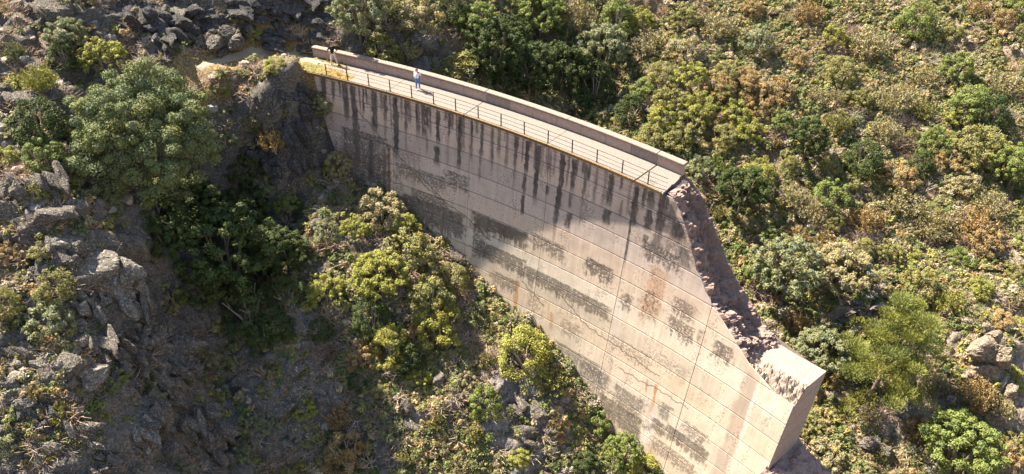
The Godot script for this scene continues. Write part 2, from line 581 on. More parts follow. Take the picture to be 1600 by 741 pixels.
func make_ground() -> void:
	for p in tps_points:
		tp_x.append(p[0] * TPS_S)
		tp_z.append(p[1] * TPS_S)
		tp_w.append(p[2])
	coarse.resize(GNX * GNZ)
	for j in GNZ:
		for i in GNX:
			coarse[j * GNX + i] = tps(GX0 + GSTEP * i, GZ0 + GSTEP * j)
	xs = axis_values(-57.0, 57.0, 0.32, 1500.0)
	zs = axis_values(-102.0, -17.0, 0.32, 1500.0)
	var nx := xs.size()
	var nz := zs.size()
	var base := PackedFloat32Array()
	base.resize(nx * nz)
	for j in nz:
		for i in nx:
			base[j * nx + i] = base_height(xs[i], zs[j])
	var v := PackedVector3Array()
	v.resize(nx * nz)
	var col := PackedColorArray()
	col.resize(nx * nz)
	heights.resize(nx * nz)
	rockiness.resize(nx * nz)
	for j in nz:
		for i in nx:
			var k := j * nx + i
			var x := xs[i]
			var z := zs[j]
			var h := base[k]
			var i0 := maxi(i - 2, 0)
			var i1 := mini(i + 2, nx - 1)
			var j0 := maxi(j - 2, 0)
			var j1 := mini(j + 2, nz - 1)
			var gx := (base[j * nx + i1] - base[j * nx + i0]) / (xs[i1] - xs[i0])
			var gz := (base[j1 * nx + i] - base[j0 * nx + i]) / (zs[j1] - zs[j0])
			var nor := Vector3(-gx, 1, -gz).normalized()
			var near := absf(x) < 58.0 and z > -103.0 and z < -16.0
			var p := Vector3(x, h, z)
			var rock := 0.0
			var pd := 1e9
			if near:
				for b in rock_blobs:
					var dx: float = x - b[0]
					var dz: float = z - b[1]
					var q: float = (dx * dx + dz * dz) / (b[2] * b[2])
					if q < 4.0:
						rock += b[3] * exp(-q)
				rock += clampf((0.72 - nor.y) * 2.2, 0.0, 0.8)
				if x < -8.0:
					rock += 0.42
				rock += n_patch.get_noise_3d(x * 3.0, h * 3.0, z * 3.0) * 0.7
				rock = clampf(rock, 0.0, 1.0)
				pd = path_distance(x, z)
			var soft := smoothstep(0.8, 5.0, pd)
			var d := n_soil.get_noise_3dv(p) * (0.32 + 0.2 * rock)
			if rock > 0.02:
				d += rock * ((n_ridge.get_noise_3dv(p) + 0.2) * 0.9 + n_cell.get_noise_3dv(p * Vector3(0.8, 0.6, 0.8)) * 0.75 + n_cell.get_noise_3dv(p * 2.1 + Vector3(40, 0, 0)) * 0.4 + n_rough.get_noise_3dv(p) * 0.22)
			var a := polar(x, z)
			var lift := smoothstep(0.6, 2.4, pd) * (0.45 + 0.55 * soft)
			if a.x > 25.0 and a.x < 51.0 and a.y > -1.2 and a.y < 0.4:
				lift *= smoothstep(0.2, 1.2, -a.y)
			p += nor * d * lift
			if a.x > 22.6 and a.x <= 25.0 and a.y > -0.5 and a.y < 3.6:
				p.y = lerpf(p.y, 0.03 + 0.03 * n_rough.get_noise_2d(x, z), smoothstep(22.6, 23.8, a.x) * smoothstep(-0.5, 0.1, a.y) * smoothstep(3.6, 3.0, a.y))
			if a.x > 25.0 and a.x < 50.5 and a.y > -0.6 and a.y < 2.95:
				p.y = minf(p.y, minf(-0.6, lerpf(-0.6, -16.5, smoothstep(43.0, 48.0, a.x))))
			elif a.x > 24.0 and a.x < 30.0 and a.y > 2.9 and a.y < 4.5:
				p.y = minf(p.y, 0.55)
			v[k] = p
			heights[k] = p.y
			rockiness[k] = rock
			# what lies on the ground: soil, dry grass, litter, bare rock
			var w1 := n_patch.get_noise_3d(x, h, z) * 0.5 + 0.5
			var w2 := n_patch.get_noise_3d(x * 4.0 + 70.0, h, z * 4.0) * 0.5 + 0.5
			var soil := Color(0.42, 0.3, 0.2).lerp(Color(0.5, 0.38, 0.2), smoothstep(0.35, 0.65, w1)).lerp(Color(0.3, 0.245, 0.17), smoothstep(0.45, 0.7, w2))
			soil = soil.lerp(Color(0.24, 0.25, 0.1), smoothstep(0.62, 0.8, n_patch.get_noise_3d(x * 7.0, h * 2.0, z * 7.0) * 0.5 + 0.5) * 0.6)
			var stone := Color(0.36, 0.34, 0.32).lerp(Color(0.5, 0.42, 0.35), smoothstep(0.4, 0.7, w2)).lerp(Color(0.27, 0.26, 0.27), smoothstep(0.5, 0.75, w1))
			if x > 14.0:
				stone = stone.lerp(Color(0.58, 0.46, 0.34), 0.7)
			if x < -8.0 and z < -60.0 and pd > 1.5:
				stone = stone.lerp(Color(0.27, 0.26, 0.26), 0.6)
			if x < -8.0:  # soil and stone colours darkened on this side, painting in the ravine's shade
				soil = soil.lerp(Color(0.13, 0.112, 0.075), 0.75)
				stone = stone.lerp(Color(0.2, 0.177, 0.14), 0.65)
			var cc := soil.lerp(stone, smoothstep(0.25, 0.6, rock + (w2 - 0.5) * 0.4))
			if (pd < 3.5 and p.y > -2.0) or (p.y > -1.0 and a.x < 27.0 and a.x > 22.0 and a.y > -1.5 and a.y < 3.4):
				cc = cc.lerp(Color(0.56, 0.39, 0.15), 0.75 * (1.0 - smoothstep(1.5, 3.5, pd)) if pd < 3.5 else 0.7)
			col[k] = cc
	var idx := grid_index(nx, nz, true)
	var o := MeshInstance3D.new()
	o.name = "ground"
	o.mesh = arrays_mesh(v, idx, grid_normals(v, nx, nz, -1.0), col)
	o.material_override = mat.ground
	tag(o, "dry rocky hillside falling towards the foot of the broken wall", "", "", "structure")
	add_child(o)


func index_of(values: PackedFloat32Array, v: float) -> int:
	return clampi(values.bsearch(v) - 1, 0, values.size() - 2)


func ground_at(x: float, z: float) -> float:
	var i := index_of(xs, x)
	var j := index_of(zs, z)
	var nx := xs.size()
	var u := clampf((x - xs[i]) / (xs[i + 1] - xs[i]), 0.0, 1.0)
	var w := clampf((z - zs[j]) / (zs[j + 1] - zs[j]), 0.0, 1.0)
	return lerpf(lerpf(heights[j * nx + i], heights[j * nx + i + 1], u), lerpf(heights[(j + 1) * nx + i], heights[(j + 1) * nx + i + 1], u), w)


func rock_at(x: float, z: float) -> float:
	return rockiness[index_of(zs, z) * xs.size() + index_of(xs, x)]


func make_path() -> void:
	var curve := Curve2D.new()
	for p in path_line:
		curve.add_point(p)
	var v := PackedVector3Array()
	var n := 60
	var along := curve.get_baked_length()
	for k in n:
		var p := curve.sample_baked(along * k / (n - 1.0))
		var q := curve.sample_baked(minf(along * k / (n - 1.0) + 0.3, along))
		var q0 := curve.sample_baked(maxf(along * k / (n - 1.0) - 0.3, 0.0))
		var side := (q - q0).normalized().orthogonal()
		for c in 7:
			var off := (c - 3) / 3.0 * (0.46 + 0.1 * n_soil.get_noise_2d(k * 1.3, c))
			var w := p + side * off
			v.append(Vector3(w.x, ground_at(w.x, w.y) + (0.05 if absi(c - 3) < 3 else -0.06) + 0.02 * n_rough.get_noise_2dv(w), w.y))
	var o := MeshInstance3D.new()
	o.name = "path"
	o.mesh = arrays_mesh(v, grid_index(7, n), grid_normals(v, 7, n, 1.0))
	o.material_override = mat.path
	tag(o, "pale trodden footpath curving along the top of the rock knob", "", "", "structure")
	add_child(o)


# ------------------------------------------------------------------ the broken wall

func on_wall(deg: float, r: float, y: float) -> Vector3:
	var a := deg_to_rad(deg)
	return Vector3(AXIS.x + (RADIUS + r) * sin(a), y, AXIS.y - (RADIUS + r) * cos(a))


func face_r(t: float) -> float:   # how far the downstream face stands from the handrail line, t metres below the crest
	if t < 11.0:
		return 0.06 - 0.0083 * t * t
	return -0.9443 - 0.1826 * (t - 11.0)


func back_r(t: float) -> float:
	return 2.72 - 0.04 * minf(t, 9.0) - 0.17 * maxf(t - 9.0, 0.0)


func broken_at(t: float, back := false) -> float:   # the angle at which the wall ends at this depth
	var o := 2 if back else 0
	for k in 10:
		var y0: float = -broken[k][o + 1]
		var y1: float = -broken[k + 1][o + 1]
		if t <= y1:
			return lerpf(broken[k][o], broken[k + 1][o], clampf((t - y0) / maxf(y1 - y0, 0.01), 0.0, 1.0))
	if not back and t < 9.95:
		return lerpf(47.9, 49.3, (t - 9.01) / 0.94)
	return 50.1


func smooth_hash(a: float, b: float) -> float:
	return n_rough.get_noise_2d(a * 31.7, b * 17.3)


func make_wall() -> void:
	var w := thing("dam_wall", "stained pinkish concrete arch wall curving downhill, snapped off at its right end", "dam")
	var face := stained_concrete()
	# the body behind the panels
	var v := PackedVector3Array()
	var na := 60
	var nt := 52
	for j in nt:
		var t := 0.22 + 26.5 * j / (nt - 1.0)
		var e := broken_at(t)
		for i in na:
			v.append(on_wall(lerpf(24.3, e - 0.02, i / (na - 1.0)), face_r(t) + 0.07, -t))
	var c := v.size()
	for j in nt:
		var t := 0.22 + 26.5 * j / (nt - 1.0)
		var e := broken_at(t, true)
		for i in na:
			v.append(on_wall(lerpf(24.3, e, i / (na - 1.0)), back_r(t), -t))
	var idx := grid_index(na, nt)
	var back := grid_index(na, nt, true)
	for k in back.size():
		back[k] += c
	var nor := grid_normals(v.slice(0, c), na, nt, -1.0)
	nor.append_array(grid_normals(v.slice(c), na, nt, 1.0))
	idx.append_array(back)
	for i in na - 1:   # top, under the walkway
		idx.append_array([i, c + i, i + 1, i + 1, c + i, c + i + 1])
	part("body", arrays_mesh(v, idx, nor), mat.core, w)
	# the face in its lifts and bays: one panel between every two joints
	var bays := [25.0, 29.25, 33.55, 37.68, 41.8, 45.95, 50.1]
	var lifts: Array[float] = [0.22, 1.75]
	for k in 14:
		lifts.append(1.75 + 1.63 * (k + 1))
	for b in 6:
		for l in lifts.size() - 1:
			var g0 := on_wall(bays[b], -0.8, 0.0)
			var g1 := on_wall(bays[b + 1], -0.8, 0.0)
			if ground_at(g0.x, g0.z) > -lifts[l] + 0.6 and ground_at(g1.x, g1.z) > -lifts[l] + 0.6:
				continue
			var m := face_panel(bays[b], bays[b + 1], lifts[l], lifts[l + 1])
			if m:
				part("concrete_panel", m, face, w)
	# the end of the wall's foot: a flat cut across its thickness, in courses
	for l in range(5, lifts.size() - 1):
		for h in 2:
			part("concrete_panel", end_panel(lifts[l], lifts[l + 1], h), mat.footing, w)
	part("end_core", end_core(), mat.core, w)
	part("broken_edge", broken_mesh(0.0, 9.9, 150), mat.broken, w)
	part("block_top", broken_mesh(9.9, broken.size() - 1.0, 60), mat.block, w)
	# the walkway and its rim
	for s in [[24.75, 29.24], [29.26, 33.4], [33.44, 37.66], [37.68, 41.84], [41.9, 43.12]]:
		part("deck_slab", deck_slab(s[0], s[1]), mat.deck, w)
		part("rim_strip", rim_strip(s[0], s[1]), mat.rim, w)
	part("soil_drift", soil_drift(), mat.ground, w)
	# the parapet, panel by panel, with its coping
	var cuts: Array[float] = [24.1]
	for k in range(-8, 9):
		cuts.append(33.55 + 1.1835 * k)
	cuts[cuts.size() - 1] = 42.98
	for k in cuts.size() - 1:
		part("parapet_panel", arc_block(cuts[k] + 0.008, cuts[k + 1] - 0.008, 2.44, 2.72, -0.05, 0.8, 4), mat.parapet_stained if k == 9 or k == 15 else mat.parapet, w)
	for s in [[24.1, 29.24], [29.26, 33.53], [33.57, 37.67], [37.69, 41.82], [41.86, 43.02]]:
		part("coping", arc_block(s[0], s[1], 2.3, 2.8, 0.8, 0.95, 14, 0.03), mat.coping, w)
		part("coping_edge", arc_block(s[0] + 0.004, s[1] - 0.004, 2.285, 2.31, 0.795, 0.915, 14), mat.coping_edge, w)


# a block bent along the arc, between two angles, two radii and two levels, its upper edges chamfered
func arc_block(a0: float, a1: float, r0: float, r1: float, y0: float, y1: float, n: int, chamfer := 0.012) -> ArrayMesh:
	var st := begin()
	var prof := [Vector2(r0, y0), Vector2(r0, y1 - chamfer), Vector2(r0 + chamfer, y1), Vector2(r1 - chamfer, y1), Vector2(r1, y1 - chamfer), Vector2(r1, y0)]
	for k in n:
		var b0 := lerpf(a0, a1, k / float(n))
		var b1 := lerpf(a0, a1, (k + 1) / float(n))
		for e in 6:
			var p: Vector2 = prof[e]
			var q: Vector2 = prof[(e + 1) % 6]
			var quad := [on_wall(b0, p.x, p.y), on_wall(b1, p.x, p.y), on_wall(b1, q.x, q.y), on_wall(b0, q.x, q.y)]
			st.set_normal((quad[1] - quad[0]).cross(quad[3] - quad[0]).normalized() * -1.0)
			for i in [0, 1, 2, 0, 2, 3]:
				st.add_vertex(quad[i])
	for e in [[a0, 1.0], [a1, -1.0]]:
		var rad := deg_to_rad(e[0])
		st.set_normal(Vector3(-cos(rad), 0, -sin(rad)) * e[1])
		for k in range(1, 5):
			for q in [prof[0], prof[k], prof[k + 1]]:
				st.add_vertex(on_wall(e[0], q.x, q.y))
	return finish(st)


func deck_slab(a0: float, a1: float) -> ArrayMesh:
	var last := a1 > 43.0
	var n := maxi(4, int((a1 - a0) * 5.0))
	var nr := 12
	var v := PackedVector3Array()
	for j in nr + 3:
		var r := lerpf(-0.2, 2.44, clampf((j - 1) / (nr - 1.0), 0.0, 1.0))
		for i in n + 1:
			var f := i / float(n)
			var e := a1
			if last:
				e += 0.1 * smooth_hash(r, 1.0) - 0.05 * r
			var a := lerpf(a0, e, f)
			var y := 0.006 * n_rough.get_noise_2d(a * 4.0, r * 2.0)
			if j == 0 or j == nr + 2:
				y = -0.22
			elif j == nr + 1:
				r = 2.44
			v.append(on_wall(a, r, y))
	var m := PackedVector3Array(v)
	var idx := grid_index(n + 1, nr + 3, true)
	var c := m.size()
	# broken or jointed end
	for f in [0, n]:
		for j in range(1, nr + 1):
			m.append(v[j * (n + 1) + f])
			var q: Vector3 = v[j * (n + 1) + f]
			m.append(q - Vector3(0, 0.2, 0))
			if j > 1:
				var k := m.size() - 4
				idx.append_array([k, k + 1, k + 2, k + 2, k + 1, k + 3])
	var nor := grid_normals(v, n + 1, nr + 3, -1.0)
	for k in range(c, m.size()):
		var rad := deg_to_rad(a1)
		nor.append(Vector3(cos(rad), 0, sin(rad)) * (1.0 if k - c >= nr * 2 else -1.0))
	for i in nor.size():
		if i < c and nor[i].y < 0.0:
			nor[i] = -nor[i]
	return arrays_mesh(m, idx, nor)


# earth and dead grass washed on to the walkway at the hillside end
func soil_drift() -> ArrayMesh:
	var v := PackedVector3Array()
	var c := PackedColorArray()
	var n := 34
	for j in n:
		for i in n:
			var a := lerpf(24.2, 28.2, i / (n - 1.0))
			var r := lerpf(-0.15, 2.42, j / (n - 1.0))
			var reach := 27.3 - absf(r - 0.35) * 1.1 + 1.2 * smoothstep(1.9, 2.3, r) + 0.9 * n_rough.get_noise_2d(a * 1.2, r * 1.2)
			var y := 0.07 * clampf((reach - a) * 0.8, -0.4, 1.0) + 0.02 * n_rough.get_noise_2d(a * 5.0, r * 3.0)
			v.append(on_wall(a, r, y))
			var trodden := 1.0 - smoothstep(0.25, 0.5, absf(r - 1.6 + 0.2 * (a - 25.0)))
			c.append(Color(0.44, 0.31, 0.11).lerp(Color(0.3, 0.29, 0.1), clampf(0.5 + n_rough.get_noise_2d(a, r) * 1.5 - (a - 25.0) * 0.5, 0.0, 1.0)).lerp(Color(0.52, 0.43, 0.32), trodden) * (1.0 + 0.3 * n_rough.get_noise_2d(a * 3.0, r * 3.0)))
	return arrays_mesh(v, grid_index(n, n), grid_normals(v, n, n, -1.0), c)


func rim_strip(a0: float, a1: float) -> ArrayMesh:
	return arc_block(a0 + 0.005, a1 - 0.01 - (0.05 if a1 > 43.0 else 0.0), -0.235, -0.06, -0.2, 0.018, 8)


func face_panel(a0: float, a1: float, t0: float, t1: float) -> ArrayMesh:
	var gap := 0.05
	var ga := 0.02
	var nx := 24
	var ny := 9
	var v := PackedVector3Array()
	var uv := PackedVector2Array()
	var uv2 := PackedVector2Array()
	var widest := 0.0
	for j in ny:
		var edge_j := j == 0 or j == ny - 1
		var t := lerpf(t0 + gap, t1 - gap, clampf((j - 2) / (ny - 5.0), 0.0, 1.0))
		if j < 2:
			t -= [0.022, 0.012][j]
		elif j > ny - 3:
			t += [0.012, 0.022][j - ny + 2]
		var limit := broken_at(t) + 0.1 * smooth_hash(t * 0.5, 3.0) * float(t < 9.9)
		var e := minf(a1 - ga, limit)
		widest = maxf(widest, e - a0)
		for i in nx:
			var a := lerpf(a0 + ga, maxf(e, a0 + ga + 0.005), clampf((i - 2) / (nx - 5.0), 0.0, 1.0))
			var deep := edge_j or i == 0 or i == nx - 1
			if i < 2:
				a -= [0.012, 0.006][i]
			elif i > nx - 3:
				a += [0.006, 0.012][i - nx + 2]
			var bow := 0.012 * n_rough.get_noise_2d(a * 3.1, t * 1.3) + 0.01 * n_rough.get_noise_2d(a * 0.6, t * 0.5)
			v.append(on_wall(a, face_r(t) + (0.045 if deep else bow), -t))
			uv.append(Vector2((a - 25.0) / 26.0, t / 24.6))
			uv2.append(Vector2(a * 1.755 / 2.5, t / 2.5))
	if widest < 0.25:
		return null
	return arrays_mesh(v, grid_index(nx, ny), grid_normals(v, nx, ny, -1.0), PackedColorArray(), uv, uv2)


func end_panel(t0: float, t1: float, half: int) -> ArrayMesh:
	var v := PackedVector3Array()
	var n := 7
	for j in n:
		var t := maxf(lerpf(t0 + 0.03, t1 - 0.03, clampf((j - 1) / (n - 3.0), 0.0, 1.0)), 8.8)
		for i in n:
			var f := clampf((i - 1) / (n - 3.0), 0.0, 1.0) * 0.5 + 0.5 * half
			var deep := i == 0 or j == 0 or i == n - 1 or j == n - 1
			var r := lerpf(face_r(t), back_r(t), f)
			var lo := 9.9 - 1.06 * smoothstep(0.0, 0.34, f)
			v.append(on_wall(50.1 + (-0.02 if deep else 0.012 + 0.01 * smooth_hash(r, t)), r, -maxf(t, lo)))
	return arrays_mesh(v, grid_index(n, n, true), grid_normals(v, n, n, -1.0))


func end_core() -> ArrayMesh:   # the cut end behind its panels
	var v := PackedVector3Array()
	for j in 24:
		for i in 16:
			var f := i / 15.0
			var t := lerpf(9.91 - 1.05 * smoothstep(0.0, 0.34, f), 26.0, j / 23.0)
			v.append(on_wall(50.075, lerpf(face_r(t) + 0.02, back_r(t), f), -t))
	return arrays_mesh(v, grid_index(16, 24), grid_normals(v, 16, 24, -1.0))


func broken_mesh(from: float, to: float, nu: int) -> ArrayMesh:
	var nw := 44
	var v := PackedVector3Array()
	for j in nu:
		var f := lerpf(from, to, j / (nu - 1.0))
		var k := mini(int(f), broken.size() - 2)
		var q := f - k
		var fa := lerpf(broken[k][0], broken[k + 1][0], q)
		var fy := lerpf(broken[k][1], broken[k + 1][1], q)
		var ba := lerpf(broken[k][2], broken[k + 1][2], q)
		var by := lerpf(broken[k][3], broken[k + 1][3], q)
		var block := smoothstep(9.6, 10.4, f)      # the flat-topped block at the foot
		for i in nw:
			var w := i / (nw - 1.0)
			var s := lerpf(w, smoothstep(0.0, 0.34, w), block)
			var a := lerpf(fa, ba, w)
			var y := lerpf(fy, by, s)
			var r := lerpf(face_r(-fy), back_r(-by), w)
			var p := on_wall(a, r, y)
			var hem := smoothstep(0.0, 0.06, w) * smoothstep(-0.03, 0.05, 1.0 - w) * smoothstep(0.0, 0.3, f) * smoothstep(14.0, 13.7, f)
			var front := 1.0 - smoothstep(0.34, 0.5, w + 0.08 * n_rough.get_noise_2d(f * 1.5, 4.0))
			var lump := n_rough.get_noise_3dv(p * 0.6) * 0.55 + n_rough.get_noise_3dv(p * 2.2) * 0.4 + n_cell.get_noise_3dv(p * 3.4) * 0.24 + n_cell.get_noise_3dv(p * 8.0) * 0.1
			var amount := lerpf(0.95, 1.15, front) * (1.0 - block) + block * lerpf(0.12, 0.9, 1.0 - smoothstep(0.25, 0.4, w))
			var rad := deg_to_rad(a)
			var out := Vector3(cos(rad), 0.8, sin(rad)).normalized().lerp(Vector3.UP, block)
			# the front half stands proud of the hollowed back half
			p += out * hem * (lump * amount + (0.12 * front - (1.0 - front) * 0.75 * sin(PI * clampf(f / 9.6, 0.0, 1.0) ** 0.6) * smoothstep(1.0, 0.8, w)) * (1.0 - block) * smoothstep(0.5, 2.0, f))
			v.append(p)
	return faceted(v, nw, nu)


# a grid with every triangle lit flat, as broken concrete is
func faceted(v: PackedVector3Array, nx: int, ny: int) -> ArrayMesh:
	var out := PackedVector3Array()
	var nor := PackedVector3Array()
	var smooth := grid_normals(v, nx, ny, -1.0)
	var idx := grid_index(nx, ny)
	for k in range(0, idx.size(), 3):
		var a := v[idx[k]]
		var n := (v[idx[k + 1]] - a).cross(v[idx[k + 2]] - a).normalized()
		if n.dot(smooth[idx[k]]) < 0.0:
			n = -n
		for m in 3:
			out.append(v[idx[k + m]])
			nor.append(n)
	return arrays_mesh(out, PackedInt32Array(range(out.size())), nor)


# the face's concrete: tone of each lift, board marks, water streaks, algae, rust, lime and cracks
func stained_concrete() -> StandardMaterial3D:
	var w := 1180
	var h := 620
	var px := w / 26.0               # pixels per degree
	var py := h / 24.6               # pixels per metre
	var dark := PackedFloat32Array()
	var rust := PackedFloat32Array()
	var pale := PackedFloat32Array()
	for q in [dark, rust, pale]:
		q.resize(w * h)
	var rough := FastNoiseLite.new()
	rough.seed = 31
	rough.frequency = 0.06
	rough.fractal_octaves = 5
	var wide := FastNoiseLite.new()
	wide.seed = 33
	wide.frequency = 0.012
	wide.fractal_octaves = 3
	var grain := FastNoiseLite.new()
	grain.seed = 35
	grain.frequency = 0.22
	grain.fractal_octaves = 3
	for s in [[streaks, dark], [rust_runs, rust], [lime_runs, pale]]:
		var into: PackedFloat32Array = s[1]
		for q in s[0]:
			var x0: float = (q[0] - 25.0) * px
			var x1: float = (q[2] - 25.0) * px
			var y0: float = q[1] * py
			var y1: float = maxf((q[3] + 0.22 * (q[3] - q[1])) * py, y0 + 4.0)
			var half: float = q[4] * 0.64 * px / 1.755
			for y in range(maxi(int(y0) - 3, 0), mini(int(y1) + 10, h)):
				var f := (y - y0) / (y1 - y0)
				var mid := lerpf(x0, x1, f) + rough.get_noise_2d(q[0] * 90.0, y * 0.5) * half * 0.3
				var hw := half * (0.95 + 0.35 * rough.get_noise_2d(q[0] * 50.0 + 400.0, y * 0.7))
				var fade := smoothstep(-0.01, 0.02, f) * (1.0 - smoothstep(0.72, 1.08, f))
				for x in range(maxi(int(mid - hw * 1.6), 0), mini(int(mid + hw * 1.6) + 1, w)):
					var e := absf(x - mid) / maxf(hw, 0.6)
					var k: float = q[5] * fade * (1.0 - smoothstep(0.6, 1.25, e + 0.5 * rough.get_noise_2d(x * 2.0, y)))
					k *= 1.05 + 0.5 * rough.get_noise_2d(x * 3.0, y * 0.6)
					var at := y * w + x
					into[at] = 1.0 - (1.0 - into[at]) * (1.0 - clampf(k, 0.0, 1.0))
		if s[1] == dark:
			dark = into
		elif s[1] == rust:
			rust = into
		else:
			pale = into
	for q in patches:
		var t0 := minf(q[1], q[3])
		var t1 := maxf(q[1], q[3])
		if t1 - t0 < 1.3:
			var m := (t0 + t1) * 0.5
			t0 = m - 0.7
			t1 = m + 0.7
		var a0 := minf(q[0], q[2])
		var a1 := maxf(q[0], q[2])
		for y in range(maxi(int((t0 - 0.3) * py), 0), mini(int((t1 + 0.9) * py), h)):
			var t := y / py
			var lift := fposmod(t - 1.75, 1.63) / 1.63         # algae gathers along the lift joints
			for x in range(maxi(int((a0 - 25.3) * px), 0), mini(int((a1 - 24.7) * px), w)):
				var a := x / px + 25.0
				var drip := rough.get_noise_2d(x * 2.4, y * 0.15)
				var inside := minf(minf((a - a0) / 0.4 + 0.3, (a1 - a) / 0.4 + 0.3), minf((t - t0) / 0.12 + 0.35, (t1 - t) / 0.7 + 0.5 + 0.6 * drip))
				var region := smoothstep(0.0, 0.8, minf(inside, 1.4) - 0.25 + 0.75 * rough.get_noise_2d(x, y) + 0.2 * drip + 0.1 * (0.5 - lift))
				var cover := 0.5 + 0.6 * grain.get_noise_2d(x * 0.8, y) + 0.4 * rough.get_noise_2d(x * 1.2, y * 1.9) + 0.1 * drip
				var k: float = minf(q[4] * 1.1, 1.0) * region * smoothstep(0.68 - q[5], 1.12 - q[5], cover)
				var at := y * w + x
				dark[at] = 1.0 - (1.0 - dark[at]) * (1.0 - clampf(k * 0.92, 0.0, 1.0))
	var lines := PackedFloat32Array()
	lines.resize(w * h)
	for line in crack_lines:
		for k in line.size() - 1:
			var p := Vector2((line[k][0] - 25.0) * px, line[k][1] * py)
			var q := Vector2((line[k + 1][0] - 25.0) * px, line[k + 1][1] * py)
			var n := int(p.distance_to(q) * 1.5) + 1
			for m in n:
				var at := p.lerp(q, m / float(n)) + Vector2(0, 5.0 * rough.get_noise_2d(m * 0.6, k * 20.0))
				var x := clampi(int(at.x), 0, w - 2)
				var y := clampi(int(at.y), 0, h - 2)
				for d in [0, 1, w]:
					lines[y * w + x + d] = 0.75
	var data := PackedByteArray()
	data.resize(w * h * 3)
	var base := Color(0.7, 0.565, 0.475)
	for y in h:
		var t := y / py
		var lift := int(floor((t - 1.75) / 1.63)) + 1
		var in_lift := fposmod(t - 1.75, 1.63)
		var tone := 1.0 + 0.06 * sin(lift * 2.4) + 0.05 * sin(lift * 5.1 + 1.0)
		var warm := 0.035 * sin(lift * 1.7 + 0.5)
		var low := smoothstep(5.0, 11.0, t)
		var board_t := 1.0 - 0.07 * float(fmod(in_lift, 0.54) < 0.05)
		for x in w:
			var at := y * w + x
			var a := x / px
			var n1 := rough.get_noise_2d(x * 0.5, y * 0.22)
			var n2 := wide.get_noise_2d(x * 1.0, y * 0.7)
			var board := fposmod(a * 1.755 + 0.15 * lift, 0.5)
			var b := tone * board_t * (1.0 - 0.06 * float(board < 0.05)) * (1.0 + 0.17 * n1 + 0.16 * n2)
			var run := rough.get_noise_2d(x * 1.6, y * 0.08)        # faint washes down the face
			b *= 1.0 + 0.13 * run
			var cr := base.r * b * (1.0 + warm)
			var cg := base.g * b * (1.0 + 0.05 * low)
			var cb := base.b * b * (1.0 - warm - 0.03 * low)
			# the broad brown wash beside the wall's end
			var band := (1.0 - smoothstep(0.24, 0.42, absf(a + 25.0 - 48.3 + 0.06 * n1 * 4.0))) * smoothstep(9.2, 10.0, t) * 0.5
			cr = lerpf(cr, 0.33, band)
			cg = lerpf(cg, 0.25, band)
			cb = lerpf(cb, 0.2, band)
			var k := rust[at]
			cr = lerpf(cr, 0.48, k * 0.85)
			cg = lerpf(cg, 0.24, k * 0.85)
			cb = lerpf(cb, 0.11, k * 0.85)
			k = pale[at] * 0.8
			cr = lerpf(cr, 0.74, k)
			cg = lerpf(cg, 0.68, k)
			cb = lerpf(cb, 0.63, k)
			# thin grime all over, thicker towards the hillside end
			var grime := 0.5 + 0.55 * grain.get_noise_2d(x * 0.8 + 300.0, y * 0.9) + 0.5 * n1
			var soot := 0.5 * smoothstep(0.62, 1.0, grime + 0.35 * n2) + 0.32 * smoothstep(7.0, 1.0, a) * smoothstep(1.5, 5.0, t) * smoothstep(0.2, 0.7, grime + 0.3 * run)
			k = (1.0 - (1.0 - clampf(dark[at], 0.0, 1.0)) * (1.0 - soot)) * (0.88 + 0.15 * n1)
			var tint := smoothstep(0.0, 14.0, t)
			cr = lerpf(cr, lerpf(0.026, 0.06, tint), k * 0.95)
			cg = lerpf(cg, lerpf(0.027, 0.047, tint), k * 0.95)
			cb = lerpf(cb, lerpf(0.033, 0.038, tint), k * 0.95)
			k = lines[at]
			var e := Color(lerpf(cr, 0.14, k), lerpf(cg, 0.1, k), lerpf(cb, 0.08, k)).linear_to_srgb()
			data[at * 3] = clampi(int(e.r * 255.0), 0, 255)
			data[at * 3 + 1] = clampi(int(e.g * 255.0), 0, 255)
			data[at * 3 + 2] = clampi(int(e.b * 255.0), 0, 255)
	var m := plain(Color.WHITE, 0.9)
	m.albedo_texture = texture_of(w, h, data)
	m.texture_repeat = false
	m.detail_enabled = true
	m.detail_albedo = mat.c_tex
	m.detail_blend_mode = BaseMaterial3D.BLEND_MODE_MUL
	m.detail_uv_layer = BaseMaterial3D.DETAIL_UV_2
	m.albedo_color = Color(1.12, 1.12, 1.12)
	return m


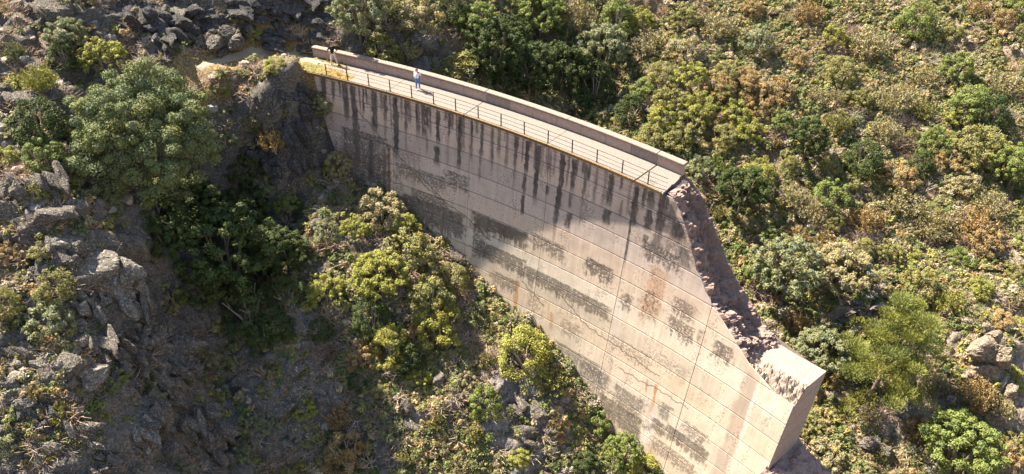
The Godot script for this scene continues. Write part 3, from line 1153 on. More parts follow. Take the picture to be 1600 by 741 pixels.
# [degrees at the top, depth at the top, degrees at the foot, depth at the foot, width, strength]
var streaks: Array = [[25.54, 0.32, 25.38, 2.11, 0.51, 0.90], [26.09, 0.42, 25.99, 1.88, 0.29, 0.80], [26.68, 0.35, 26.66, 3.33, 0.44, 0.80], [27.23, 0.44, 27.09, 3.63, 0.41, 0.85], [27.17, 2.34, 27.09, 7.29, 0.50, 0.80], [27.79, 0.42, 27.66, 2.29, 0.18, 0.90], [27.67, 2.13, 27.61, 3.24, 0.12, 0.40], [28.42, 0.41, 28.23, 3.60, 0.50, 0.85], [29.01, 0.46, 28.91, 2.36, 0.29, 0.90], [28.91, 2.21, 28.83, 4.26, 0.20, 0.50], [29.56, 0.44, 29.40, 5.24, 0.50, 1.00], [30.15, 0.39, 30.04, 2.75, 0.26, 0.85], [30.05, 2.45, 29.98, 4.95, 0.18, 0.40], [30.73, 0.49, 30.68, 1.54, 0.16, 1.00], [30.69, 1.39, 30.62, 3.40, 0.12, 0.30], [31.33, 0.45, 31.25, 2.02, 0.29, 0.90], [31.26, 1.86, 31.18, 4.34, 0.23, 0.45], [27.98, 4.97, 27.86, 8.23, 0.44, 0.80], [28.77, 5.23, 28.68, 8.79, 0.26, 0.50], [29.02, 5.11, 28.95, 9.14, 0.15, 0.60], [31.90, 0.49, 31.81, 3.14, 0.32, 0.95], [31.78, 3.66, 31.73, 5.15, 0.47, 0.90], [32.52, 0.39, 32.43, 2.18, 0.20, 0.90], [32.42, 2.04, 32.34, 4.97, 0.20, 0.30], [33.08, 0.39, 32.96, 4.47, 0.32, 0.95], [33.70, 0.43, 33.65, 3.47, 0.23, 0.75], [34.26, 0.44, 34.18, 2.87, 0.26, 0.85], [34.16, 2.73, 34.12, 5.01, 0.18, 0.55], [34.83, 0.48, 34.75, 3.88, 0.20, 0.50], [35.43, 0.50, 35.43, 1.11, 0.09, 0.60], [36.08, 0.42, 35.96, 2.55, 0.26, 0.70], [35.96, 2.40, 35.96, 5.38, 0.20, 0.35], [36.64, 0.47, 36.54, 2.91, 0.32, 0.90], [36.52, 3.22, 36.53, 4.85, 0.23, 0.80], [36.50, 5.10, 36.50, 6.52, 0.23, 0.70], [37.11, 0.56, 37.09, 4.77, 0.29, 0.80], [30.73, 0.44, 30.69, 1.86, 0.18, 0.40], [36.05, 0.43, 35.98, 3.23, 0.21, 0.60], [36.62, 0.47, 36.57, 2.77, 0.28, 0.90], [36.51, 3.60, 36.48, 4.55, 0.25, 0.80], [36.50, 5.18, 36.50, 6.67, 0.28, 0.80], [37.20, 0.50, 37.08, 3.22, 0.35, 0.95], [37.08, 3.22, 37.09, 4.63, 0.28, 0.80], [37.77, 0.57, 37.79, 2.76, 0.16, 0.60], [37.71, 3.51, 37.69, 4.23, 0.28, 0.80], [38.36, 0.44, 38.31, 4.50, 0.39, 1.00], [38.27, 4.18, 38.24, 6.33, 0.35, 0.85], [38.22, 5.99, 38.29, 7.74, 0.25, 0.35], [38.95, 0.48, 38.89, 2.86, 0.32, 0.90], [38.87, 3.40, 38.87, 4.44, 0.28, 0.70], [38.90, 4.96, 38.88, 6.22, 0.42, 0.75], [39.53, 0.50, 39.49, 2.61, 0.25, 0.70], [39.45, 2.64, 39.44, 5.43, 0.21, 0.40], [40.71, 0.52, 40.69, 2.75, 0.46, 0.80], [40.73, 3.39, 40.69, 4.46, 0.56, 0.80], [39.96, 0.92, 39.95, 3.30, 0.18, 0.25], [41.32, 2.09, 41.29, 3.30, 0.21, 0.50], [41.94, 0.59, 41.89, 2.15, 0.35, 0.85], [41.91, 1.88, 41.90, 3.49, 0.53, 0.80], [41.82, 2.87, 41.84, 6.47, 0.14, 0.90], [41.84, 4.91, 41.78, 6.35, 0.25, 0.30], [42.55, 0.55, 42.58, 1.59, 0.49, 0.70], [42.57, 1.85, 42.57, 3.35, 0.56, 0.85], [43.12, 0.15, 43.13, 2.46, 0.70, 0.75], [43.10, 2.16, 43.09, 4.51, 0.60, 0.70], [43.56, 0.46, 43.58, 1.75, 0.53, 0.60], [42.60, 3.92, 42.55, 4.48, 0.35, 0.70], [43.87, 1.83, 43.90, 3.13, 0.70, 0.70], [44.31, 3.42, 44.55, 4.71, 0.70, 0.70], [25.60, 0.12, 25.55, 1.37, 0.25, 0.57], [26.00, 0.12, 25.95, 2.30, 0.15, 0.41], [26.46, 0.12, 26.41, 1.42, 0.19, 0.85], [26.83, 0.12, 26.78, 2.81, 0.24, 0.69], [27.12, 0.12, 27.07, 2.32, 0.31, 0.64], [27.55, 0.12, 27.50, 2.41, 0.15, 0.74], [27.95, 0.12, 27.90, 1.52, 0.15, 0.79], [28.32, 0.12, 28.27, 2.53, 0.32, 0.72], [28.80, 0.12, 28.75, 1.75, 0.30, 0.60], [29.28, 0.12, 29.23, 2.91, 0.16, 0.46], [29.59, 0.12, 29.54, 3.12, 0.23, 0.68], [29.91, 0.12, 29.86, 2.02, 0.22, 0.56], [30.31, 0.12, 30.26, 2.20, 0.32, 0.71], [30.79, 0.12, 30.74, 2.86, 0.34, 0.70], [31.08, 0.12, 31.03, 2.87, 0.33, 0.81], [31.47, 0.12, 31.42, 2.51, 0.18, 0.77], [31.87, 0.12, 31.82, 1.48, 0.15, 0.78], [32.36, 0.12, 32.31, 1.01, 0.30, 0.58], [32.65, 0.12, 32.60, 1.51, 0.29, 0.79], [32.91, 0.12, 32.86, 2.27, 0.15, 0.72], [33.24, 0.12, 33.19, 2.91, 0.34, 0.63], [33.74, 0.12, 33.69, 1.54, 0.16, 0.67], [34.00, 0.12, 33.95, 1.27, 0.22, 0.67], [34.29, 0.12, 34.24, 0.90, 0.31, 0.54], [34.78, 0.12, 34.73, 2.95, 0.22, 0.61], [35.16, 0.12, 35.11, 2.35, 0.26, 0.65], [35.57, 0.12, 35.52, 3.06, 0.24, 0.59], [36.00, 0.12, 35.95, 1.37, 0.20, 0.84], [36.38, 0.12, 36.33, 2.12, 0.14, 0.59], [36.77, 0.12, 36.72, 0.85, 0.26, 0.68], [37.04, 0.12, 36.99, 2.31, 0.23, 0.71], [37.37, 0.12, 37.32, 2.50, 0.29, 0.41], [37.64, 0.12, 37.59, 2.42, 0.33, 0.51], [38.00, 0.12, 37.95, 2.22, 0.20, 0.56], [38.33, 0.12, 38.28, 1.69, 0.26, 0.54], [38.68, 0.12, 38.63, 2.65, 0.15, 0.66], [39.11, 0.12, 39.06, 1.54, 0.18, 0.76], [39.42, 0.12, 39.37, 1.25, 0.23, 0.71], [39.69, 0.12, 39.64, 1.57, 0.21, 0.78], [40.05, 0.12, 40.00, 2.85, 0.17, 0.55], [40.47, 0.12, 40.42, 2.92, 0.23, 0.50], [40.75, 0.12, 40.70, 2.07, 0.18, 0.76], [41.21, 0.12, 41.16, 1.24, 0.20, 0.76], [41.62, 0.12, 41.57, 2.74, 0.21, 0.46], [41.94, 0.12, 41.89, 2.71, 0.19, 0.56], [42.29, 0.12, 42.24, 1.81, 0.22, 0.81], [42.58, 0.12, 42.53, 0.81, 0.33, 0.80], [43.08, 0.12, 43.03, 1.84, 0.33, 0.82]]
var rust_runs: Array = [[29.00, 4.91, 28.97, 9.30, 0.30, 0.75], [36.67, 12.62, 36.76, 15.59, 0.35, 0.80], [38.72, 13.93, 38.86, 15.26, 0.25, 0.60], [38.52, 13.04, 38.62, 14.74, 0.12, 0.40], [44.07, 14.85, 44.16, 15.93, 0.14, 0.80], [44.53, 14.81, 44.63, 16.35, 0.22, 0.90], [44.60, 16.38, 44.53, 18.13, 0.25, 0.40], [43.44, 5.93, 43.44, 9.44, 1.30, 0.50], [43.18, 8.87, 43.12, 10.86, 0.70, 0.35], [31.00, 10.00, 31.05, 11.76, 0.15, 0.50], [32.16, 8.26, 32.22, 12.25, 0.20, 0.30], [43.19, 14.81, 43.07, 16.44, 0.15, 0.40], [42.18, 14.97, 42.30, 17.27, 0.20, 0.30], [30.42, -0.05, 30.37, 1.07, 0.10, 0.30]]
var lime_runs: Array = [[41.85, 16.52, 41.78, 19.41, 0.35, 0.70], [44.84, 17.44, 44.60, 20.90, 0.70, 0.70], [48.58, 10.20, 48.69, 14.82, 0.22, 0.80], [31.26, 6.61, 31.11, 7.57, 0.50, 0.60], [41.83, 5.22, 41.78, 6.61, 0.25, 0.70], [42.03, 9.96, 42.04, 13.93, 0.50, 0.35], [33.85, 10.03, 33.71, 13.10, 0.35, 0.50], [37.26, 7.70, 37.19, 9.16, 0.20, 0.30], [47.86, 9.80, 47.38, 13.69, 0.60, 0.30], [49.43, 9.97, 49.24, 11.83, 0.60, 0.50], [44.61, 8.01, 44.62, 10.18, 0.50, 0.25]]
# [degrees, depth, degrees, depth, strength, cover]
var patches: Array = [[26.12, 4.38, 29.09, 9.24, 0.75, 0.62], [29.18, 6.94, 32.43, 6.94, 0.70, 0.55], [29.21, 5.33, 30.96, 6.02, 0.50, 0.45], [29.66, 8.94, 33.54, 11.29, 0.85, 0.72], [32.06, 5.42, 33.69, 6.94, 0.80, 0.50], [30.22, 8.64, 32.48, 9.13, 0.80, 0.55], [33.75, 8.58, 37.03, 9.40, 1.00, 0.85], [36.97, 8.59, 39.04, 8.60, 0.80, 0.55], [34.03, 10.61, 37.08, 12.25, 0.85, 0.70], [36.83, 11.45, 41.77, 11.87, 0.85, 0.68], [33.77, 9.21, 34.83, 11.72, 0.80, 0.50], [39.86, 8.33, 41.55, 8.72, 0.90, 0.60], [35.07, 13.04, 36.84, 13.81, 0.75, 0.60], [37.15, 13.08, 38.42, 14.92, 0.60, 0.40], [39.09, 14.34, 40.57, 14.77, 0.60, 0.50], [39.12, 16.13, 41.99, 17.61, 0.70, 0.60], [40.60, 16.56, 42.43, 19.64, 0.75, 0.60], [42.53, 16.84, 44.39, 18.80, 0.75, 0.60], [41.91, 18.45, 44.54, 20.51, 0.85, 0.72], [44.62, 18.02, 45.62, 18.50, 0.85, 0.70], [45.38, 17.87, 47.81, 18.13, 0.85, 0.70], [44.78, 16.65, 45.66, 16.49, 0.70, 0.60], [46.05, 17.03, 47.52, 16.54, 0.70, 0.50], [46.33, 9.43, 47.41, 9.42, 0.85, 0.60], [41.83, 13.08, 44.19, 14.12, 0.65, 0.36], [41.88, 9.32, 42.66, 10.31, 0.85, 0.55], [42.83, 7.89, 43.88, 10.27, 0.75, 0.40], [44.15, 7.93, 45.46, 8.06, 0.80, 0.55], [44.19, 9.41, 45.66, 9.78, 0.85, 0.52], [45.52, 9.23, 46.03, 9.43, 0.70, 0.50], [42.42, 4.92, 44.41, 5.02, 0.85, 0.60], [43.28, 1.40, 45.03, 4.43, 0.65, 0.55], [28.70, 9.44, 30.24, 10.42, 0.80, 0.70], [27.25, 5.96, 28.93, 9.32, 0.70, 0.60], [44.81, 19.98, 47.49, 19.59, 0.70, 0.55], [38.92, 12.69, 40.22, 13.32, 0.40, 0.40], [44.09, 12.97, 45.81, 12.76, 0.50, 0.33], [46.03, 13.07, 47.13, 14.01, 0.35, 0.30]]
var crack_lines: Array = [
	[[27.30, 2.60], [27.91, 3.44], [28.64, 4.68], [29.21, 5.17], [29.79, 5.92], [30.59, 6.97], [31.30, 7.81], [32.17, 8.43]],
	[[30.74, 6.78], [32.17, 8.43], [33.77, 9.21], [34.94, 10.36]],
	[[38.47, 11.79], [39.61, 12.57], [40.21, 13.14], [40.71, 13.51], [41.84, 13.72], [43.57, 13.93], [44.59, 14.14]],
	[[42.59, 15.45], [43.78, 15.40], [44.75, 15.14], [46.22, 15.15]],
	[[36.92, 12.55], [37.71, 13.23], [38.31, 13.81]]]


func make_footing() -> void:
	var o := thing("concrete_footing", "dark sloping concrete footing under the cut end of the wall", "footing")
	var v := PackedVector3Array()
	var nx := 60
	var nz := 48
	var corner := on_wall(49.95, 1.7, 0)
	var along := Vector3(cos(deg_to_rad(50.1)), 0, sin(deg_to_rad(50.1)))
	var inward := Vector3(-sin(deg_to_rad(50.1)), 0, cos(deg_to_rad(50.1)))
	for j in nz:
		for i in nx:
			var f := i / (nx - 1.0)
			var g := j / (nz - 1.0)
			var p := corner + along * f * 7.5 + inward * g * 6.0
			var y := -14.75 - 0.32 * f * 7.5 - 0.15 * g * 6.0
			p.y = y + 0.3 * n_rough.get_noise_3dv(p) + 0.3 * n_cell.get_noise_3dv(p * 2.0)
			if i == 0 or j == 0 or i == nx - 1 or j == nz - 1:
				p.y -= 6.0
			v.append(p)
	part("slab", faceted(v, nx, nz), mat.broken, o)


# ------------------------------------------------------------------ the handrail

func make_railing() -> void:
	var o := thing("railing", "rusty iron railing of posts and three rails along the walkway edge", "railing")
	var angle := func(k: float) -> float: return 25.8099 + 1.18355 * k
	var post := begin()
	for q in [[Vector3(-0.03, 0, -0.03), 0.06, 0.012], [Vector3(-0.03, 0, -0.03), 0.012, 0.06]]:
		var a: Vector3 = q[0]
		var b := a + Vector3(q[1], 1.0, q[2])
		hexa(post, [a, Vector3(b.x, a.y, a.z), Vector3(b.x, a.y, b.z), Vector3(a.x, a.y, b.z), Vector3(a.x, b.y, a.z), Vector3(b.x, b.y, a.z), b, Vector3(a.x, b.y, b.z)])
	hexa(post, [Vector3(-0.07, 0.0, -0.07), Vector3(0.07, 0.0, -0.07), Vector3(0.07, 0.0, 0.07), Vector3(-0.07, 0.0, 0.07), Vector3(-0.06, 0.02, -0.06), Vector3(0.06, 0.02, -0.06), Vector3(0.06, 0.02, 0.06), Vector3(-0.06, 0.02, 0.06)])
	var post_mesh := finish(post)
	for k in 15:
		var p := part("post", post_mesh, mat.rust, o)
		p.position = on_wall(angle.call(k), 0.0, 0.0)
		p.rotation = Vector3(0.01 * sin(k * 3.1), -deg_to_rad(angle.call(k)), 0.012 * sin(k * 2.3))
	for h in [[0.99, 0.022], [0.66, 0.014], [0.34, 0.014]]:
		var st := begin()
		for k in 14:
			for m in 2:
				var b0: float = angle.call(k + m * 0.5)
				var b1: float = angle.call(k + m * 0.5 + 0.5)
				var sag := 0.012 * sin(k * 1.9 + h[0] * 7.0)
				tube(st, on_wall(b0, 0.0, h[0] - (sag if m else 0.0)), on_wall(b1, 0.0, h[0] - (0.0 if m else sag)), h[1], h[1], 6)
		var last: float = angle.call(14.0)
		tube(st, on_wall(last, 0.0, h[0]), on_wall(last + 0.75, 0.25, h[0] - 0.12), h[1], h[1], 6)
		part("rail", finish(st), mat.rust, o)
	var stub := begin()
	hexa(stub, [on_wall(25.1, -0.03, 1.0), on_wall(25.86, -0.03, 0.97), on_wall(25.86, 0.04, 0.97), on_wall(25.1, 0.04, 1.0), on_wall(25.1, -0.03, 1.03), on_wall(25.86, -0.03, 1.01), on_wall(25.86, 0.04, 1.01), on_wall(25.1, 0.04, 1.03)])
	part("rail_end", finish(stub), mat.rail_end, o)
	var wire := begin()
	var last_at := on_wall(42.4, 0.15, 0.0)
	for q in [[Vector3(0, 0.35, 0), Vector3(0.25, 0.1, -0.1)], [Vector3(0.25, 0.1, -0.1), Vector3(0.5, 0.14, -0.05)], [Vector3(0, 0.15, 0), Vector3(0.2, 0.02, 0.1)]]:
		tube(wire, last_at + q[0], last_at + q[1], 0.012, 0.012, 5)
	part("bent_wire", finish(wire), mat.rust, o)


# ------------------------------------------------------------------ plants

# leaves scattered over the shells of lobes; lobe = [centre, radii, tone]
func leaf_mesh(lobes: Array, each: int, leaf: float, aspect := 0.55, up := 0.25, spread := 0.9) -> ArrayMesh:
	var v := PackedVector3Array()
	var idx := PackedInt32Array()
	var col := PackedColorArray()
	for l in lobes:
		var c: Vector3 = l[0]
		var rad: Vector3 = l[1]
		var tone: Color = l[2]
		for k in each:
			var d := Vector3(rng.randfn(), rng.randfn(), rng.randfn()).normalized()
			if d.y < -0.35 and rng.randf() < 0.7:
				d.y = -d.y
			var p := c + d * rad * rng.randf_range(0.62, 1.08)
			var along := (d + Vector3(0, up, 0) + Vector3(rng.randfn(), rng.randfn(), rng.randfn()) * spread * 0.6).normalized()
			if up < 0.6:      # leaf blades lie across the way out of the lobe
				var out := (d + Vector3(0, up, 0) + Vector3(rng.randfn(), rng.randfn(), rng.randfn()) * spread * 0.5).normalized()
				along = out.cross(along + Vector3(rng.randfn(), rng.randfn(), rng.randfn())).normalized()
				along = (along + out * rng.randf_range(-0.1, 0.5)).normalized()
			var side := along.cross(Vector3(rng.randfn(), rng.randfn(), rng.randfn())).normalized()
			if up < 0.6:
				side = along.cross(d + Vector3(rng.randfn(), rng.randfn(), rng.randfn()) * 0.35).normalized()
			var nor := along.cross(side)
			var len := leaf * rng.randf_range(0.65, 1.3)
			var wid := len * aspect * 0.5
			var b := v.size()
			v.append(p - along * len * 0.3)
			v.append(p + side * wid + nor * wid * 0.35 + along * len * 0.15)
			v.append(p + along * len * 0.7)
			v.append(p - side * wid + nor * wid * 0.35 + along * len * 0.15)
			idx.append_array([b, b + 1, b + 2, b, b + 2, b + 3])
			var f := rng.randf_range(0.7, 1.3)
			var y := rng.randf_range(-0.1, 0.14)
			var cc := Color(tone.r * f * (1.0 + y), tone.g * f, tone.b * f * (1.0 - y))
			for m in 4:
				col.append(cc)
	return arrays_mesh(v, idx, PackedVector3Array(), col)


func tone_of(spread := 0.28) -> Color:
	var f := 1.0 + rng.randf_range(-spread, spread * 1.3)
	var y := rng.randf_range(-0.2, 0.28)
	return Color(f * (1.0 + y), f * (1.0 + y * 0.3), f * (1.0 - y))


func crown_lobes(form: String, n: int) -> Array:
	var out := []
	match form:
		"dome":
			for k in n:
				var d := Vector3(rng.randfn(), absf(rng.randfn()) * 0.9 - 0.1, rng.randfn()).normalized()
				var r := rng.randf_range(0.55, 1.0) * 0.75 / sqrt(n) * 1.25
				var reach := (0.5 - r) * rng.randf_range(0.72, 1.0)
				out.append([Vector3(d.x * reach, 0.08 + maxf(d.y, -0.05) * (0.95 - r) * rng.randf_range(0.8, 1.0), d.z * reach), Vector3(r, r * 1.1, r), tone_of()])
		"loose":
			for k in n:
				var a := rng.randf() * TAU
				var q := sqrt(rng.randf()) * 0.42
				var top := (1.0 - q * q * 3.2) * rng.randf_range(0.45, 0.98)
				var r := rng.randf_range(0.35, 1.1) * 0.72 / sqrt(n)
				out.append([Vector3(cos(a) * q, maxf(top - r, 0.05), sin(a) * q), Vector3(r, r * 1.25, r), tone_of(0.36)])
		"tree":
			for k in n:
				var d := Vector3(rng.randfn(), rng.randfn() * 0.9 + 0.25, rng.randfn()).normalized()
				var r := rng.randf_range(0.5, 1.0) * 0.8 / sqrt(n)
				var reach := rng.randf_range(0.6, 1.0) ** 0.7
				out.append([Vector3(d.x * (0.5 - r) * reach, 0.58 + d.y * (0.42 - r) * reach, d.z * (0.5 - r) * reach), Vector3(r, r * 0.95, r), tone_of(0.3)])
	return out


# many thin upright sprigs, as heather and rock rose grow
func sprig_mesh(stems: int, each: int, leaf: float) -> ArrayMesh:
	var lobes := []
	for k in stems:
		var a := rng.randf() * TAU
		var q := sqrt(rng.randf())
		var top := Vector3(cos(a) * q * 0.46, (1.0 - q * q * 0.55) * rng.randf_range(0.65, 1.0), sin(a) * q * 0.46)
		var foot := Vector3(cos(a) * q * 0.2, 0.0, sin(a) * q * 0.2)
		var tone := tone_of(0.35)
		for m in 3:
			var f := 0.45 + 0.26 * m
			var p := foot.lerp(top, f)
			lobes.append([p, Vector3(0.035, 0.09, 0.035), tone])
	return leaf_mesh(lobes, each, leaf, 0.42, 1.1, 0.6)


func stem_mesh(n: int, low: float, high: float, spread: float, thick: float) -> ArrayMesh:
	var st := begin()
	var trunks := [Vector3.ZERO]
	for k in n:
		var a := TAU * k / n + rng.randf() * 0.8
		var q := spread * rng.randf_range(0.4, 1.0)
		var knee := Vector3(cos(a) * q * 0.4, lerpf(0.0, low, 0.9), sin(a) * q * 0.4)
		var top := Vector3(cos(a) * q, lerpf(low, high, rng.randf_range(0.6, 1.0)), sin(a) * q)
		tube(st, Vector3(cos(a) * thick, -0.25, sin(a) * thick), knee, thick, thick * 0.7)
		tube(st, knee, top, thick * 0.7, thick * 0.25)
		tube(st, knee.lerp(top, 0.5), knee.lerp(top, 0.5) + Vector3(cos(a + 1.2) * q * 0.5, (high - low) * 0.35, sin(a + 1.2) * q * 0.5), thick * 0.45, thick * 0.15)
	return finish(st)


func dead_mesh() -> ArrayMesh:
	var st := begin()
	for k in 9:
		var a := rng.randf() * TAU
		var p := Vector3(rng.randf_range(-0.05, 0.05), -0.1, rng.randf_range(-0.05, 0.05))
		var d := Vector3(cos(a) * 0.7, rng.randf_range(0.5, 1.2), sin(a) * 0.7).normalized()
		var r := 0.018
		for m in 5:
			var q := p + d * rng.randf_range(0.12, 0.2)
			tube(st, p, q, r, r * 0.75, 4)
			for b in 3:
				var e := (d + Vector3(rng.randfn(), rng.randfn() * 0.6 + 0.3, rng.randfn()) * 0.7).normalized()
				var s := q + e * rng.randf_range(0.1, 0.2)
				tube(st, q, s, r * 0.55, r * 0.3, 3)
				for t in 2:
					tube(st, s, s + (e + Vector3(rng.randfn(), rng.randfn(), rng.randfn()) * 0.8).normalized() * 0.12, r * 0.3, r * 0.15, 3)
			d = (d + Vector3(rng.randfn(), rng.randfn() * 0.5, rng.randfn()) * 0.35).normalized()
			p = q
			r *= 0.75
	return finish(st)


